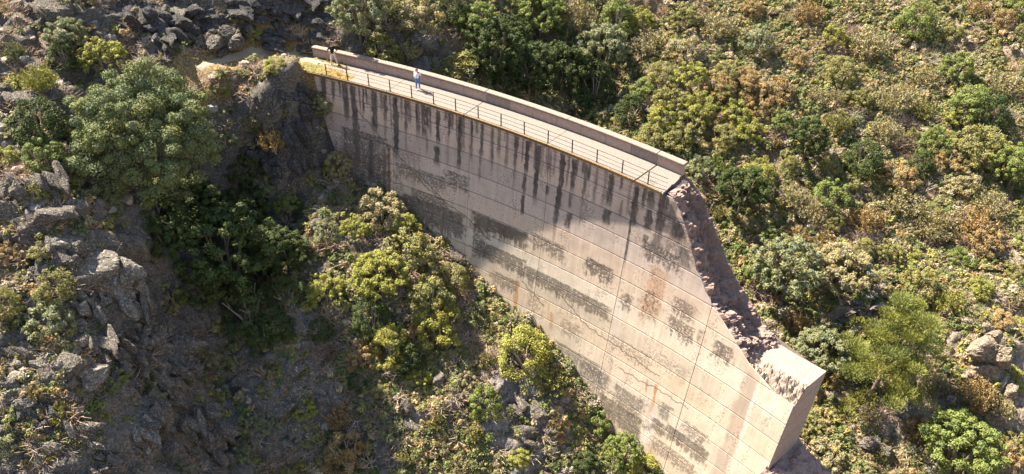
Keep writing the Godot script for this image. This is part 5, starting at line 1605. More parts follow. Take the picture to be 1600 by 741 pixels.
	["tiny olive-green loose shrub close by the rock knob beside the path", -18.25, -59.77, 1.37, 0.93, "olive", "loose"],
	["tiny yellow-green loose shrub left of the rock knob beside the path", -23.33, -60.42, 0.98, 0.74, "lime", "loose"],
	["tiny grey-green loose shrub above and right of the cliff above the path", -23.04, -65.90, 1.34, 0.96, "grey", "loose"],
	["tiny grey-green twiggy shrub below the bush by the wall foot", -0.17, -42.17, 1.20, 0.97, "grey", "spray"],
	["tiny khaki twiggy shrub below and left of the pale cliff by the ravine", -31.56, -37.28, 0.83, 0.75, "khaki", "spray"],
	["tiny dark green rounded shrub below and right of the shaded ravine floor", -16.85, -41.08, 1.39, 0.91, "dark", "dome"],
	["tiny olive-green rounded shrub left of the photo's bottom right corner", 30.51, -38.00, 1.28, 0.86, "olive", "dome"],
	["small bright green rounded shrub above and right of the wall's jagged edge", 22.04, -56.27, 1.66, 1.26, "green", "dome"],
	["small khaki twiggy shrub, nearest below the bright green pine", 26.93, -41.50, 2.12, 1.77, "khaki", "spray"],
	["tiny khaki twiggy shrub below and left of the top photo edge", 26.80, -77.38, 1.48, 1.00, "khaki", "spray"],
	["small yellow-green loose shrub above the tan outcrop beyond the pine", 37.10, -49.52, 2.21, 1.94, "lime", "loose"],
	["tiny olive-green loose shrub above and left of the gully behind the parapet", -0.34, -77.20, 1.78, 1.39, "olive", "loose"],
	["tiny yellow-green loose shrub right of the cliff above the path", -21.68, -65.49, 1.55, 1.00, "lime", "loose"],
	["tiny yellow-green loose shrub below and right of the rock knob beside the path", -17.45, -59.62, 1.16, 0.76, "lime", "loose"],
	["small olive-green loose shrub left of the rock knob beside the path", -21.17, -59.79, 1.84, 1.28, "olive", "loose"],
	["tiny olive-green twiggy shrub above and right of the flat-topped concrete block", 25.62, -49.90, 1.27, 1.10, "olive", "spray"],
	["small rust-tinted twiggy shrub right of the flat-topped concrete block", 25.16, -44.38, 1.59, 0.99, "rust", "spray"],
	["small dark green rounded shrub left of the shaded ravine floor", -25.11, -39.22, 1.66, 1.36, "dark", "dome"],
	["small grey-green loose shrub, second nearest below and left of the shaded ravine floor", -24.86, -35.41, 1.42, 0.88, "grey", "loose"],
	["small olive-green loose shrub below and left of the photo's top right corner", 42.68, -75.64, 2.80, 1.95, "olive", "loose"],
	["small grey-green loose shrub below the shaded ravine floor", -23.16, -36.10, 1.78, 1.25, "grey", "loose"],
	["tiny grey-green loose shrub, second nearest right of the photo's bottom left corner", -25.71, -34.30, 0.88, 0.53, "grey", "loose"],
	["tiny grey-green loose shrub right of the pale cliff by the ravine", -26.30, -43.89, 0.87, 0.54, "grey", "loose"],
	["small olive-green rounded shrub right of the parapet's broken end", 24.51, -61.54, 1.98, 1.62, "olive", "dome"],
	["mid-sized grey-green loose shrub below the shaded ravine floor", -20.30, -39.81, 2.26, 1.47, "grey", "loose"],
	["tiny grey-green loose shrub below and right of the rock knob beside the path", -16.91, -59.72, 1.01, 0.69, "grey", "loose"],
	["tiny olive-green loose shrub above the bright green pine", 31.13, -49.79, 1.47, 1.17, "olive", "loose"],
	["small olive-green loose shrub above and left of the pale cliff by the ravine", -30.66, -41.89, 1.50, 1.14, "olive", "loose"],
	["small olive-green loose shrub above and right of the wall's jagged edge", 27.44, -56.58, 1.96, 1.63, "olive", "loose"],
	["tiny yellow-green loose shrub left of the left foot of the wall", -17.06, -58.49, 1.51, 1.26, "lime", "loose"],
	["tiny khaki twiggy shrub right of the shaded ravine floor", -21.23, -45.17, 1.27, 1.06, "khaki", "spray"],
	["tiny grey-green loose shrub close by the rock knob beside the path", -19.59, -59.60, 1.40, 1.05, "grey", "loose"],
	["tiny yellow-green loose shrub below the rock knob beside the path", -18.47, -58.75, 0.95, 0.65, "lime", "loose"],
	["small yellow-green rounded shrub left of the bottom of the stained wall", 0.50, -39.46, 1.97, 1.30, "lime", "dome"],
	["small olive-green twiggy shrub left of the bush by the wall foot", -1.99, -45.54, 1.64, 1.29, "olive", "spray"],
	["tiny khaki loose shrub below the top photo edge", 25.71, -73.72, 1.39, 1.22, "khaki", "loose"],
	["tiny grey-green loose shrub close by the pale cliff by the ravine", -27.21, -41.24, 0.91, 0.66, "grey", "loose"],
	["tiny olive-green loose shrub, second nearest left of the tan outcrop beyond the pine", 33.21, -45.03, 1.53, 1.29, "olive", "loose"],
	["small khaki loose shrub above and right of the flat-topped concrete block", 25.31, -48.81, 1.59, 1.21, "khaki", "loose"],
	["small olive-green loose shrub below and right of the shaded ravine floor", -18.84, -43.16, 1.69, 1.11, "olive", "loose"],
	["small grey-green loose shrub right of the pale cliff by the ravine", -25.95, -46.51, 1.68, 1.06, "grey", "loose"],
	["tiny olive-green rounded shrub left of the tan outcrop beyond the pine", 33.80, -46.93, 1.59, 1.26, "olive", "dome"],
	["small olive-green loose shrub above the tan outcrop beyond the pine", 36.49, -47.67, 1.80, 1.28, "olive", "loose"],
	["tiny grey-green loose shrub, nearest right of the photo's bottom left corner", -26.93, -32.50, 0.95, 0.75, "grey", "loose"],
	["tiny khaki loose shrub above the flat-topped concrete block", 22.26, -48.13, 1.21, 1.05, "khaki", "loose"],
	["small rust-tinted twiggy shrub left of the photo's top right corner", 46.05, -78.45, 2.86, 1.73, "rust", "spray"],
	["small olive-green loose shrub left of the bottom photo edge", -16.83, -39.77, 2.04, 1.56, "olive", "loose"],
	["small grey-green loose shrub, nearest below and left of the shaded ravine floor", -24.70, -38.52, 1.72, 1.23, "grey", "loose"],
	["small khaki twiggy shrub, second nearest below the bright green pine", 26.02, -39.74, 1.64, 1.00, "khaki", "spray"],
	["small khaki twiggy shrub below the top photo edge", 29.65, -67.87, 1.94, 1.53, "khaki", "spray"],
	["small khaki twiggy shrub above and right of the tan outcrop beyond the pine", 39.72, -48.70, 1.79, 1.24, "khaki", "spray"],
	["tiny olive-green loose shrub left of the shaded ravine floor", -25.00, -41.63, 1.13, 1.00, "olive", "loose"],
	["tiny olive-green loose shrub above the photo's bottom left corner", -30.21, -35.57, 0.87, 0.59, "olive", "loose"],
	["small olive-green loose shrub right of the shaded ravine floor", -18.16, -44.92, 1.88, 1.30, "olive", "loose"],
	["tiny yellow-green loose shrub below and right of the top photo edge", 35.05, -72.24, 1.42, 1.23, "lime", "loose"],
	["small yellow-green loose shrub above and left of the pale cliff by the ravine", -32.79, -43.50, 1.65, 1.09, "lime", "loose"],
	["tiny olive-green twiggy shrub below and right of the parapet's broken end", 17.98, -58.62, 1.62, 1.25, "olive", "spray"],
	["tiny grey-green loose shrub below and right of the top photo edge", 31.30, -65.89, 1.45, 1.26, "grey", "loose"],
	["tiny khaki twiggy shrub above the pale cliff by the ravine", -27.94, -43.78, 1.24, 0.83, "khaki", "spray"],
	["mid-sized olive-green twiggy shrub, second nearest above the bottom photo edge", -5.73, -41.50, 2.07, 1.31, "olive", "spray"],
	["tiny khaki twiggy shrub above and right of the photo's bottom left corner", -29.45, -34.59, 1.31, 1.11, "khaki", "spray"],
	["tiny olive-green rounded shrub above and left of the right photo edge", 36.15, -64.71, 1.46, 1.20, "olive", "dome"],
	["tiny yellow-green loose shrub, second nearest below and right of the gully behind the parapet", 9.42, -68.37, 1.26, 0.97, "lime", "loose"],
	["tiny grey-green twiggy shrub left of the bottom of the stained wall", 1.82, -40.71, 1.03, 0.65, "grey", "spray"],
	["tiny khaki twiggy shrub above the photo's bottom left corner", -31.01, -33.78, 1.04, 0.69, "khaki", "spray"],
	["small olive-green rounded shrub below the photo's top right corner", 49.32, -75.35, 2.17, 1.65, "olive", "dome"],
	["small olive-green rounded shrub above and right of the wall's jagged edge", 27.71, -60.98, 2.07, 1.85, "olive", "dome"],
	["tiny khaki loose shrub above the bright green pine", 29.65, -52.35, 1.45, 0.90, "khaki", "loose"],
	["tiny olive-green loose shrub below and right of the top photo edge", 33.25, -71.84, 1.44, 1.00, "olive", "loose"],
	["small grey-green loose shrub above and left of the pale cliff by the ravine", -29.04, -43.92, 1.51, 1.00, "grey", "loose"],
	["tiny olive-green loose shrub below and right of the parapet's broken end", 17.72, -60.09, 1.28, 0.91, "olive", "loose"],
]
var rocks: Array = [
	["broad dark grey rock crag close by the cliff above the path", -25.12, -64.78, 4.92, 1.52, "dark", "cliff"],
	["broad dark grey rock crag, nearest right of the cliff above the path", -21.59, -65.51, 4.89, 1.51, "dark", "cliff"],
	["broad dark grey rock crag, second nearest left of the cliff above the path", -27.53, -63.80, 4.35, 1.88, "dark", "cliff"],
	["broad dark grey rock crag, nearest above and left of the man in black", -18.41, -66.14, 4.30, 1.74, "dark", "cliff"],
	["broad dark grey rock crag, fourth nearest left of the cliff above the path", -29.07, -62.20, 3.72, 2.09, "dark", "cliff"],
	["broad dark grey rock crag, nearest above and left of the cliff above the path", -26.26, -66.19, 5.35, 2.38, "dark", "cliff"],
	["broad dark grey rock crag, nearest above and right of the cliff above the path", -21.97, -66.83, 4.68, 2.11, "dark", "cliff"],
	["dark grey rock crag, second nearest above and left of the left end of the parapet", -18.07, -68.03, 4.12, 2.12, "dark", "cliff"],
	["broad grey rock crag left of the cliff above the path", -29.09, -65.00, 4.17, 2.38, "grey", "cliff"],
	["broad grey rock crag left of the pale cliff by the ravine", -29.33, -40.28, 2.67, 2.05, "grey", "cliff"],
	["craggy grey rock outcrop, nearest right of the photo's bottom left corner", -26.24, -32.87, 3.35, 3.35, "grey", "outcrop"],
	["broad grey rock crag below the pale cliff by the ravine", -26.57, -40.65, 2.28, 1.69, "grey", "cliff"],
	["craggy grey rock crag below and left of the shaded ravine floor", -23.70, -38.16, 3.62, 2.82, "grey", "cliff"],
	["craggy grey rock outcrop below and left of the shaded ravine floor", -24.90, -36.38, 3.55, 3.75, "grey", "outcrop"],
	["mid-sized grey rock crag, nearest below and left of the pale cliff by the ravine", -27.90, -37.97, 2.37, 1.89, "grey", "cliff"],
	["craggy grey rock crag, second nearest below the shaded ravine floor", -22.71, -39.19, 4.02, 4.12, "grey", "cliff"],
	["craggy pale grey rock crag below and left of the shaded ravine floor", -25.02, -34.36, 3.50, 3.17, "pale", "cliff"],
	["mid-sized grey rock crag, second nearest below the pale cliff by the ravine", -25.89, -39.71, 2.24, 1.85, "grey", "cliff"],
	["mid-sized pale grey rock outcrop above the photo's bottom left corner", -30.16, -34.46, 2.39, 2.20, "pale", "outcrop"],
	["mid-sized grey rock outcrop, nearest right of the photo's bottom left corner", -26.80, -32.11, 2.23, 1.91, "grey", "outcrop"],
	["craggy grey rock outcrop, second nearest below and right of the pale cliff by the ravine", -25.96, -41.75, 2.67, 2.67, "grey", "outcrop"],
	["broad grey rock crag below and left of the shaded ravine floor", -25.13, -34.13, 2.08, 1.51, "grey", "cliff"],
	["mid-sized grey rock crag below and left of the shaded ravine floor", -24.48, -39.53, 2.45, 2.05, "grey", "cliff"],
	["craggy grey rock outcrop close by the pale cliff by the ravine", -27.36, -42.11, 3.28, 3.47, "grey", "outcrop"],
	["craggy grey rock outcrop, third nearest below and right of the pale cliff by the ravine", -25.65, -41.76, 2.64, 2.19, "grey", "outcrop"],
	["craggy grey rock outcrop, second nearest right of the photo's bottom left corner", -26.17, -32.74, 3.03, 3.12, "grey", "outcrop"],
	["mid-sized grey rock crag, second nearest below and left of the pale cliff by the ravine", -29.29, -36.91, 2.13, 1.84, "grey", "cliff"],
	["craggy grey rock crag, nearest below the pale cliff by the ravine", -26.15, -40.09, 2.82, 2.38, "grey", "cliff"],
	["mid-sized grey rock crag, nearest below the pale cliff by the ravine", -26.00, -39.21, 2.32, 2.52, "grey", "cliff"],
	["craggy dark grey rock crag above and right of the photo's bottom left corner", -29.73, -33.39, 2.99, 3.22, "dark", "cliff"],
	["broad dark grey rock crag left of the shaded ravine floor", -25.82, -37.32, 2.53, 1.81, "dark", "cliff"],
	["craggy grey rock crag, nearest left of the shaded ravine floor", -24.89, -42.16, 4.07, 3.61, "grey", "cliff"],
	["craggy pale grey rock crag, second nearest beside the pale cliff by the ravine", -27.75, -41.77, 2.73, 2.16, "pale", "cliff"],
	["mid-sized grey rock crag close by the pale cliff by the ravine", -27.20, -42.80, 2.43, 1.94, "grey", "cliff"],
	["craggy grey rock outcrop below the pale cliff by the ravine", -27.41, -39.65, 2.53, 2.67, "grey", "outcrop"],
	["craggy grey rock crag above the photo's bottom left corner", -29.41, -35.00, 3.70, 3.51, "grey", "cliff"],
	["craggy grey rock crag, third nearest below the pale cliff by the ravine", -27.22, -37.58, 3.64, 3.40, "grey", "cliff"],
	["craggy pale grey rock outcrop below and left of the pale cliff by the ravine", -27.95, -36.69, 3.57, 2.96, "pale", "outcrop"],
	["craggy pale grey rock crag above and right of the photo's bottom left corner", -28.07, -33.21, 3.33, 2.78, "pale", "cliff"],
	["craggy grey rock crag right of the photo's bottom left corner", -29.57, -31.73, 3.67, 3.57, "grey", "cliff"],
	["mid-sized pale grey rock outcrop below the shaded ravine floor", -22.87, -41.36, 2.19, 1.72, "pale", "outcrop"],
	["craggy grey rock crag, second nearest below the pale cliff by the ravine", -26.75, -38.64, 2.67, 2.72, "grey", "cliff"],
	["mid-sized pale grey rock crag above and right of the photo's bottom left corner", -30.37, -32.47, 2.12, 2.16, "pale", "cliff"],
	["small grey boulder below and right of the shaded ravine floor", -17.94, -40.35, 1.48, 1.22, "grey", "boulder"],
	["mid-sized grey rock outcrop, third nearest below and right of the shaded ravine floor", -17.42, -40.74, 1.90, 1.53, "grey", "outcrop"],
	["small grey boulder, second nearest right of the shaded ravine floor", -14.75, -43.47, 1.36, 1.10, "grey", "boulder"],
	["mid-sized grey boulder below and right of the shaded ravine floor", -17.60, -42.73, 2.25, 1.78, "grey", "boulder"],
	["small grey boulder, nearest right of the shaded ravine floor", -16.20, -46.08, 1.36, 1.10, "grey", "boulder"],
	["mid-sized grey rock crag below and left of the lit middle spur", -14.88, -44.37, 1.67, 1.30, "grey", "cliff"],
	["mid-sized grey rock outcrop below the shaded ravine floor", -21.92, -41.53, 1.68, 1.36, "grey", "outcrop"],
	["mid-sized grey rock outcrop, second nearest below and right of the shaded ravine floor", -19.34, -40.77, 2.27, 1.79, "grey", "outcrop"],
	["mid-sized grey rock outcrop close by the shaded ravine floor", -22.71, -45.73, 2.05, 1.62, "grey", "outcrop"],
	["mid-sized grey rock outcrop, nearest below and right of the shaded ravine floor", -18.36, -42.95, 2.25, 1.78, "grey", "outcrop"],
	["small grey rock outcrop below the shaded ravine floor", -21.78, -39.11, 1.46, 1.20, "grey", "outcrop"],
	["small grey boulder above and left of the bottom photo edge", -14.58, -43.19, 1.41, 1.10, "grey", "boulder"],
	["small grey rock crag below the shaded ravine floor", -21.08, -39.55, 1.47, 1.16, "grey", "cliff"],
	["mid-sized grey rock crag below and right of the shaded ravine floor", -19.86, -40.06, 1.59, 1.27, "grey", "cliff"],
	["broad dark grey rock crag, third nearest left of the cliff above the path", -29.49, -63.83, 5.33, 3.55, "dark", "cliff"],
	["broad dark grey rock crag, nearest left of the cliff above the path", -26.72, -65.55, 5.35, 2.74, "dark", "cliff"],
	["broad dark grey rock crag, nearest above the cliff above the path", -23.51, -66.00, 5.27, 2.11, "dark", "cliff"],
	["broad dark grey rock crag, second nearest right of the cliff above the path", -20.68, -66.86, 5.27, 2.11, "dark", "cliff"],
	["mid-sized dark grey rock crag above and right of the rock knob beside the path", -18.08, -60.12, 2.74, 3.28, "dark", "cliff"],
	["mid-sized dark grey rock crag below and right of the rock knob beside the path", -17.11, -59.72, 2.21, 4.43, "dark", "cliff"],
	["craggy dark grey rock crag, second nearest below the rock knob beside the path", -20.41, -58.64, 3.37, 3.37, "dark", "cliff"],
	["mid-sized grey rock crag left of the rock knob beside the path", -22.91, -59.67, 2.81, 2.81, "grey", "cliff"],
	["craggy grey rock crag, nearest above and left of the pale cliff by the ravine", -29.98, -41.95, 3.38, 2.89, "grey", "cliff"],
	["craggy grey rock crag below and left of the pale cliff by the ravine", -30.78, -36.68, 3.34, 2.86, "grey", "cliff"],
	["broad grey rock crag above and right of the photo's bottom left corner", -27.33, -33.03, 3.24, 2.31, "grey", "cliff"],
	["mid-sized pale grey rock crag below and right of the pale cliff by the ravine", -26.53, -42.69, 2.46, 3.45, "pale", "cliff"],
	["broad dark grey rock crag, second nearest above and left of the man in black", -17.91, -67.05, 4.45, 2.58, "dark", "cliff"],
	["broad dark grey rock crag, fifth nearest left of the cliff above the path", -31.10, -64.86, 4.79, 3.60, "dark", "cliff"],
	["broad dark grey rock crag, nearest above and left of the left end of the parapet", -16.04, -68.22, 3.53, 2.71, "dark", "cliff"],
	["broad dark grey rock crag, second nearest above and right of the cliff above the path", -19.57, -67.74, 5.30, 2.35, "dark", "cliff"],
	["broad dark grey rock crag, second nearest above the cliff above the path", -24.24, -66.57, 5.88, 2.35, "dark", "cliff"],
	["broad dark grey rock crag, second nearest above and left of the cliff above the path", -28.73, -66.18, 4.20, 3.00, "dark", "cliff"],
	["craggy pale grey rock crag, nearest beside the pale cliff by the ravine", -27.30, -41.95, 3.85, 5.78, "pale", "cliff"],
	["craggy grey rock crag below and right of the pale cliff by the ravine", -26.45, -41.09, 2.91, 4.37, "grey", "cliff"],
	["craggy dark grey rock crag, nearest below the rock knob beside the path", -18.90, -59.18, 3.31, 4.96, "dark", "cliff"],
	["craggy dark grey rock crag below and left of the rock knob beside the path", -21.85, -59.10, 3.96, 3.96, "dark", "cliff"],
	["craggy tan rock crag below and right of the photo's top left corner", -36.65, -59.98, 3.55, 4.14, "tan", "cliff"],
	["craggy grey rock crag, second nearest above and left of the pale cliff by the ravine", -31.68, -45.44, 4.00, 3.50, "grey", "cliff"],
	["craggy grey rock crag, second nearest left of the shaded ravine floor", -24.94, -39.80, 3.47, 3.47, "grey", "cliff"],
	["craggy grey rock crag, fourth nearest below the pale cliff by the ravine", -27.17, -35.99, 3.27, 2.80, "grey", "cliff"],
	["craggy grey rock crag, nearest below the shaded ravine floor", -23.20, -39.53, 3.58, 3.07, "grey", "cliff"],
	["broad pale grey boulder above the pale cliff by the ravine", -27.88, -43.00, 3.09, 1.55, "pale", "boulder"],
	["craggy grey rock outcrop below and left of the big grey-green oak", -32.66, -46.07, 3.03, 2.83, "grey", "outcrop"],
	["broad grey boulder, second nearest above and left of the pale cliff by the ravine", -30.66, -44.30, 2.56, 1.77, "grey", "boulder"],
	["broad pale grey boulder, second nearest above and left of the pale cliff by the ravine", -29.94, -45.66, 1.79, 1.29, "pale", "boulder"],
	["mid-sized grey boulder above and left of the pale cliff by the ravine", -33.09, -44.13, 2.20, 2.00, "grey", "boulder"],
	["broad pale grey boulder, nearest above and left of the pale cliff by the ravine", -29.74, -43.08, 1.84, 1.26, "pale", "boulder"],
	["mid-sized tan boulder below the pale cliff by the ravine", -27.74, -38.61, 1.52, 1.42, "tan", "boulder"],
	["craggy grey rock outcrop, nearest below and right of the pale cliff by the ravine", -26.12, -41.08, 3.13, 2.94, "grey", "outcrop"],
	["broad grey boulder, nearest above and left of the pale cliff by the ravine", -28.71, -42.91, 2.41, 1.64, "grey", "boulder"],
	["small grey boulder above and left of the shaded ravine floor", -25.18, -44.53, 1.36, 1.89, "grey", "boulder"],
	["broad grey rock outcrop below and left of the pale cliff by the ravine", -29.95, -36.89, 2.85, 2.18, "grey", "outcrop"],
	["mid-sized grey rock outcrop above the photo's bottom left corner", -30.50, -35.04, 2.45, 1.89, "grey", "outcrop"],
	["mid-sized grey rock outcrop above and right of the photo's bottom left corner", -28.44, -34.21, 2.32, 1.85, "grey", "outcrop"],
	["mid-sized grey boulder below the pale cliff by the ravine", -27.90, -36.23, 1.87, 1.69, "grey", "boulder"],
	["broad grey boulder, nearest below and left of the shaded ravine floor", -24.72, -38.12, 1.97, 1.38, "grey", "boulder"],
	["broad pale grey boulder below and left of the shaded ravine floor", -25.06, -35.56, 1.62, 0.95, "pale", "boulder"],
	["small grey boulder below the shaded ravine floor", -22.82, -44.13, 1.29, 1.07, "grey", "boulder"],
	["mid-sized grey boulder below the photo's top left corner", -35.45, -53.42, 2.20, 1.98, "grey", "boulder"],
	["small grey boulder below and right of the photo's top left corner", -35.29, -55.84, 1.58, 2.25, "grey", "boulder"],
	["mid-sized tan rock outcrop below and right of the photo's top left corner", -36.02, -59.88, 3.06, 2.82, "tan", "outcrop"],
	["mid-sized grey boulder right of the photo's top left corner", -35.86, -62.51, 2.40, 2.16, "grey", "boulder"],
	["mid-sized tan boulder below and right of the photo's top left corner", -37.87, -61.28, 1.80, 1.68, "tan", "boulder"],
	["craggy dark grey rock outcrop left of the cliff above the path", -30.12, -63.89, 3.32, 3.56, "dark", "outcrop"],
	["craggy grey rock outcrop below and left of the cliff above the path", -25.39, -64.27, 3.51, 2.81, "grey", "outcrop"],
	["craggy grey rock outcrop close by the cliff above the path", -23.01, -65.39, 3.62, 3.27, "grey", "outcrop"],
	["mid-sized dark grey rock outcrop right of the rock knob beside the path", -17.72, -59.97, 2.31, 3.30, "dark", "outcrop"],
	["mid-sized dark grey boulder close by the rock knob beside the path", -18.78, -60.03, 1.64, 2.41, "dark", "boulder"],
	["mid-sized dark grey rock outcrop below the rock knob beside the path", -19.69, -58.34, 2.35, 3.14, "dark", "outcrop"],
	["mid-sized dark grey boulder below and right of the rock knob beside the path", -17.55, -59.06, 1.68, 3.13, "dark", "boulder"],
	["mid-sized dark grey rock outcrop below and left of the rock knob beside the path", -21.34, -59.19, 2.25, 2.25, "dark", "outcrop"],
	["mid-sized grey boulder above the woman in jeans", -7.80, -67.06, 1.96, 2.54, "grey", "boulder"],
	["small pale grey boulder, nearest above and right of the woman in jeans", -4.82, -67.81, 1.52, 0.82, "pale", "boulder"],
	["small pale grey boulder, second nearest above and right of the woman in jeans", -4.11, -68.04, 0.94, 0.70, "pale", "boulder"],
	["craggy tan rock outcrop close by the tan outcrop beyond the pine", 36.19, -45.02, 4.26, 4.84, "tan", "outcrop"],
	["broad tan rock crag, nearest above the tan outcrop beyond the pine", 36.67, -47.54, 3.50, 1.75, "tan", "cliff"],
	["mid-sized tan rock outcrop, second nearest below the tan outcrop beyond the pine", 36.79, -42.80, 2.87, 3.21, "tan", "outcrop"],
	["broad tan rock crag, second nearest above the tan outcrop beyond the pine", 37.83, -48.85, 2.96, 1.42, "tan", "cliff"],
	["broad grey rock outcrop above the bright green pine", 28.68, -49.79, 3.54, 2.28, "grey", "outcrop"],
	["craggy grey rock outcrop below the bright green pine", 27.32, -40.38, 3.28, 3.06, "grey", "outcrop"],
	["broad pale grey boulder above and left of the bright green pine", 27.80, -48.17, 1.80, 1.13, "pale", "boulder"],
	["small pale grey boulder above the flat-topped concrete block", 21.78, -48.91, 1.44, 0.88, "pale", "boulder"],
	["broad tan rock crag below and right of the top photo edge", 31.05, -66.13, 2.69, 1.54, "tan", "cliff"],
	["small tan boulder right of the parapet's broken end", 28.76, -62.83, 1.61, 1.73, "tan", "boulder"],
	["broad grey rock outcrop below and left of the photo's top right corner", 48.56, -76.16, 2.56, 1.96, "grey", "outcrop"],
	["small pale grey boulder, nearest left of the photo's top right corner", 45.17, -78.94, 1.51, 0.90, "pale", "boulder"],
	["small pale grey boulder, second nearest left of the photo's top right corner", 42.98, -77.11, 1.32, 0.74, "pale", "boulder"],
	["small pale grey boulder right of the top photo edge", 37.86, -77.87, 1.88, 1.08, "pale", "boulder"],
	["small pale grey boulder, third nearest left of the photo's top right corner", 41.31, -76.56, 1.45, 0.73, "pale", "boulder"],
	["broad tan rock crag, third nearest above the tan outcrop beyond the pine", 36.42, -51.11, 2.50, 1.43, "tan", "cliff"],
	["small pale grey boulder below and right of the parapet's broken end", 17.82, -59.33, 0.52, 1.05, "pale", "boulder"],
	["small tan boulder above the flat-topped concrete block", 20.94, -49.38, 1.33, 1.00, "tan", "boulder"],
	["broad tan boulder below the right photo edge", 40.56, -52.03, 1.84, 1.10, "tan", "boulder"],
	["mid-sized tan rock crag above the photo's bottom right corner", 37.64, -41.31, 1.84, 1.72, "tan", "cliff"],
	["broad grey rock crag, nearest below the bush by the wall foot", 1.48, -42.36, 4.26, 3.05, "grey", "cliff"],
	["mid-sized tan rock crag left of the bottom of the stained wall", 2.96, -41.91, 2.55, 2.04, "tan", "cliff"],
	["broad grey rock crag, second nearest below the bush by the wall foot", 0.00, -40.52, 3.03, 1.82, "grey", "cliff"],
	["small grey boulder, second nearest below and right of the lit middle spur", -5.71, -44.33, 1.32, 1.93, "grey", "boulder"],
	["small grey boulder, second nearest above and right of the lit middle spur", -4.48, -53.55, 1.07, 0.96, "grey", "boulder"],
	["small grey boulder, nearest above and right of the lit middle spur", -3.86, -52.46, 1.07, 1.28, "grey", "boulder"],
	["small grey boulder above the bottom photo edge", -8.00, -42.38, 1.32, 1.42, "grey", "boulder"],
	["broad grey boulder above the bottom photo edge", -7.32, -41.53, 1.52, 1.01, "grey", "boulder"],
	["broad grey boulder above and left of the bottom photo edge", -10.62, -42.65, 1.54, 1.03, "grey", "boulder"],
	["mid-sized grey boulder right of the shaded ravine floor", -16.70, -44.69, 1.57, 1.57, "grey", "boulder"],
	["broad grey boulder, nearest below and right of the shaded ravine floor", -20.84, -44.04, 1.81, 1.38, "grey", "boulder"],
	["broad grey boulder, second nearest below and right of the shaded ravine floor", -17.72, -40.74, 2.11, 1.37, "grey", "boulder"],
	["broad grey boulder below the shaded ravine floor", -21.69, -41.06, 2.10, 1.26, "grey", "boulder"],
	["broad grey boulder, second nearest below and left of the shaded ravine floor", -24.06, -36.22, 1.96, 1.18, "grey", "boulder"],
	["broad grey rock outcrop right of the photo's bottom left corner", -26.20, -33.13, 1.86, 1.40, "grey", "outcrop"],
	["broad grey boulder close by the photo's bottom left corner", -30.59, -31.88, 1.90, 1.42, "grey", "boulder"],
	["small tan boulder below and left of the bush by the wall foot", -1.47, -42.15, 1.21, 1.01, "tan", "boulder"],
	["small tan boulder below and right of the bush by the wall foot", 5.05, -44.57, 1.03, 0.83, "tan", "boulder"],
	["small grey boulder, nearest below and right of the lit middle spur", -5.02, -45.79, 1.33, 0.92, "grey", "boulder"],
	["broad grey rock outcrop below the shaded ravine floor", -23.12, -40.76, 2.07, 1.55, "grey", "outcrop"],
	["mid-sized grey rock outcrop, nearest left of the shaded ravine floor", -24.87, -42.38, 2.25, 2.04, "grey", "outcrop"],
	["mid-sized grey rock outcrop, second nearest left of the shaded ravine floor", -25.67, -39.15, 2.24, 2.14, "grey", "outcrop"],
	["broad grey rock outcrop below and right of the shaded ravine floor", -20.38, -40.45, 2.32, 1.58, "grey", "outcrop"],
	["mid-sized grey rock outcrop, second nearest right of the photo's bottom left corner", -25.07, -33.03, 2.36, 1.89, "grey", "outcrop"],
	["mid-sized pale grey rock outcrop below and left of the pale cliff by the ravine", -28.06, -40.43, 2.38, 3.33, "pale", "outcrop"],
	["mid-sized grey rock outcrop above and right of the pale cliff by the ravine", -26.97, -43.75, 2.47, 3.95, "grey", "outcrop"],
	["mid-sized tan rock outcrop, nearest below the tan outcrop beyond the pine", 35.83, -43.71, 2.85, 2.28, "tan", "outcrop"],
	["mid-sized tan rock outcrop, nearest above and right of the tan outcrop beyond the pine", 37.25, -46.34, 2.91, 2.91, "tan", "outcrop"],
	["broad grey rock outcrop above and left of the bright green pine", 27.45, -49.08, 2.26, 1.70, "grey", "outcrop"],
	["mid-sized tan rock outcrop, second nearest above and right of the tan outcrop beyond the pine", 40.12, -49.03, 1.80, 1.44, "tan", "outcrop"],
]


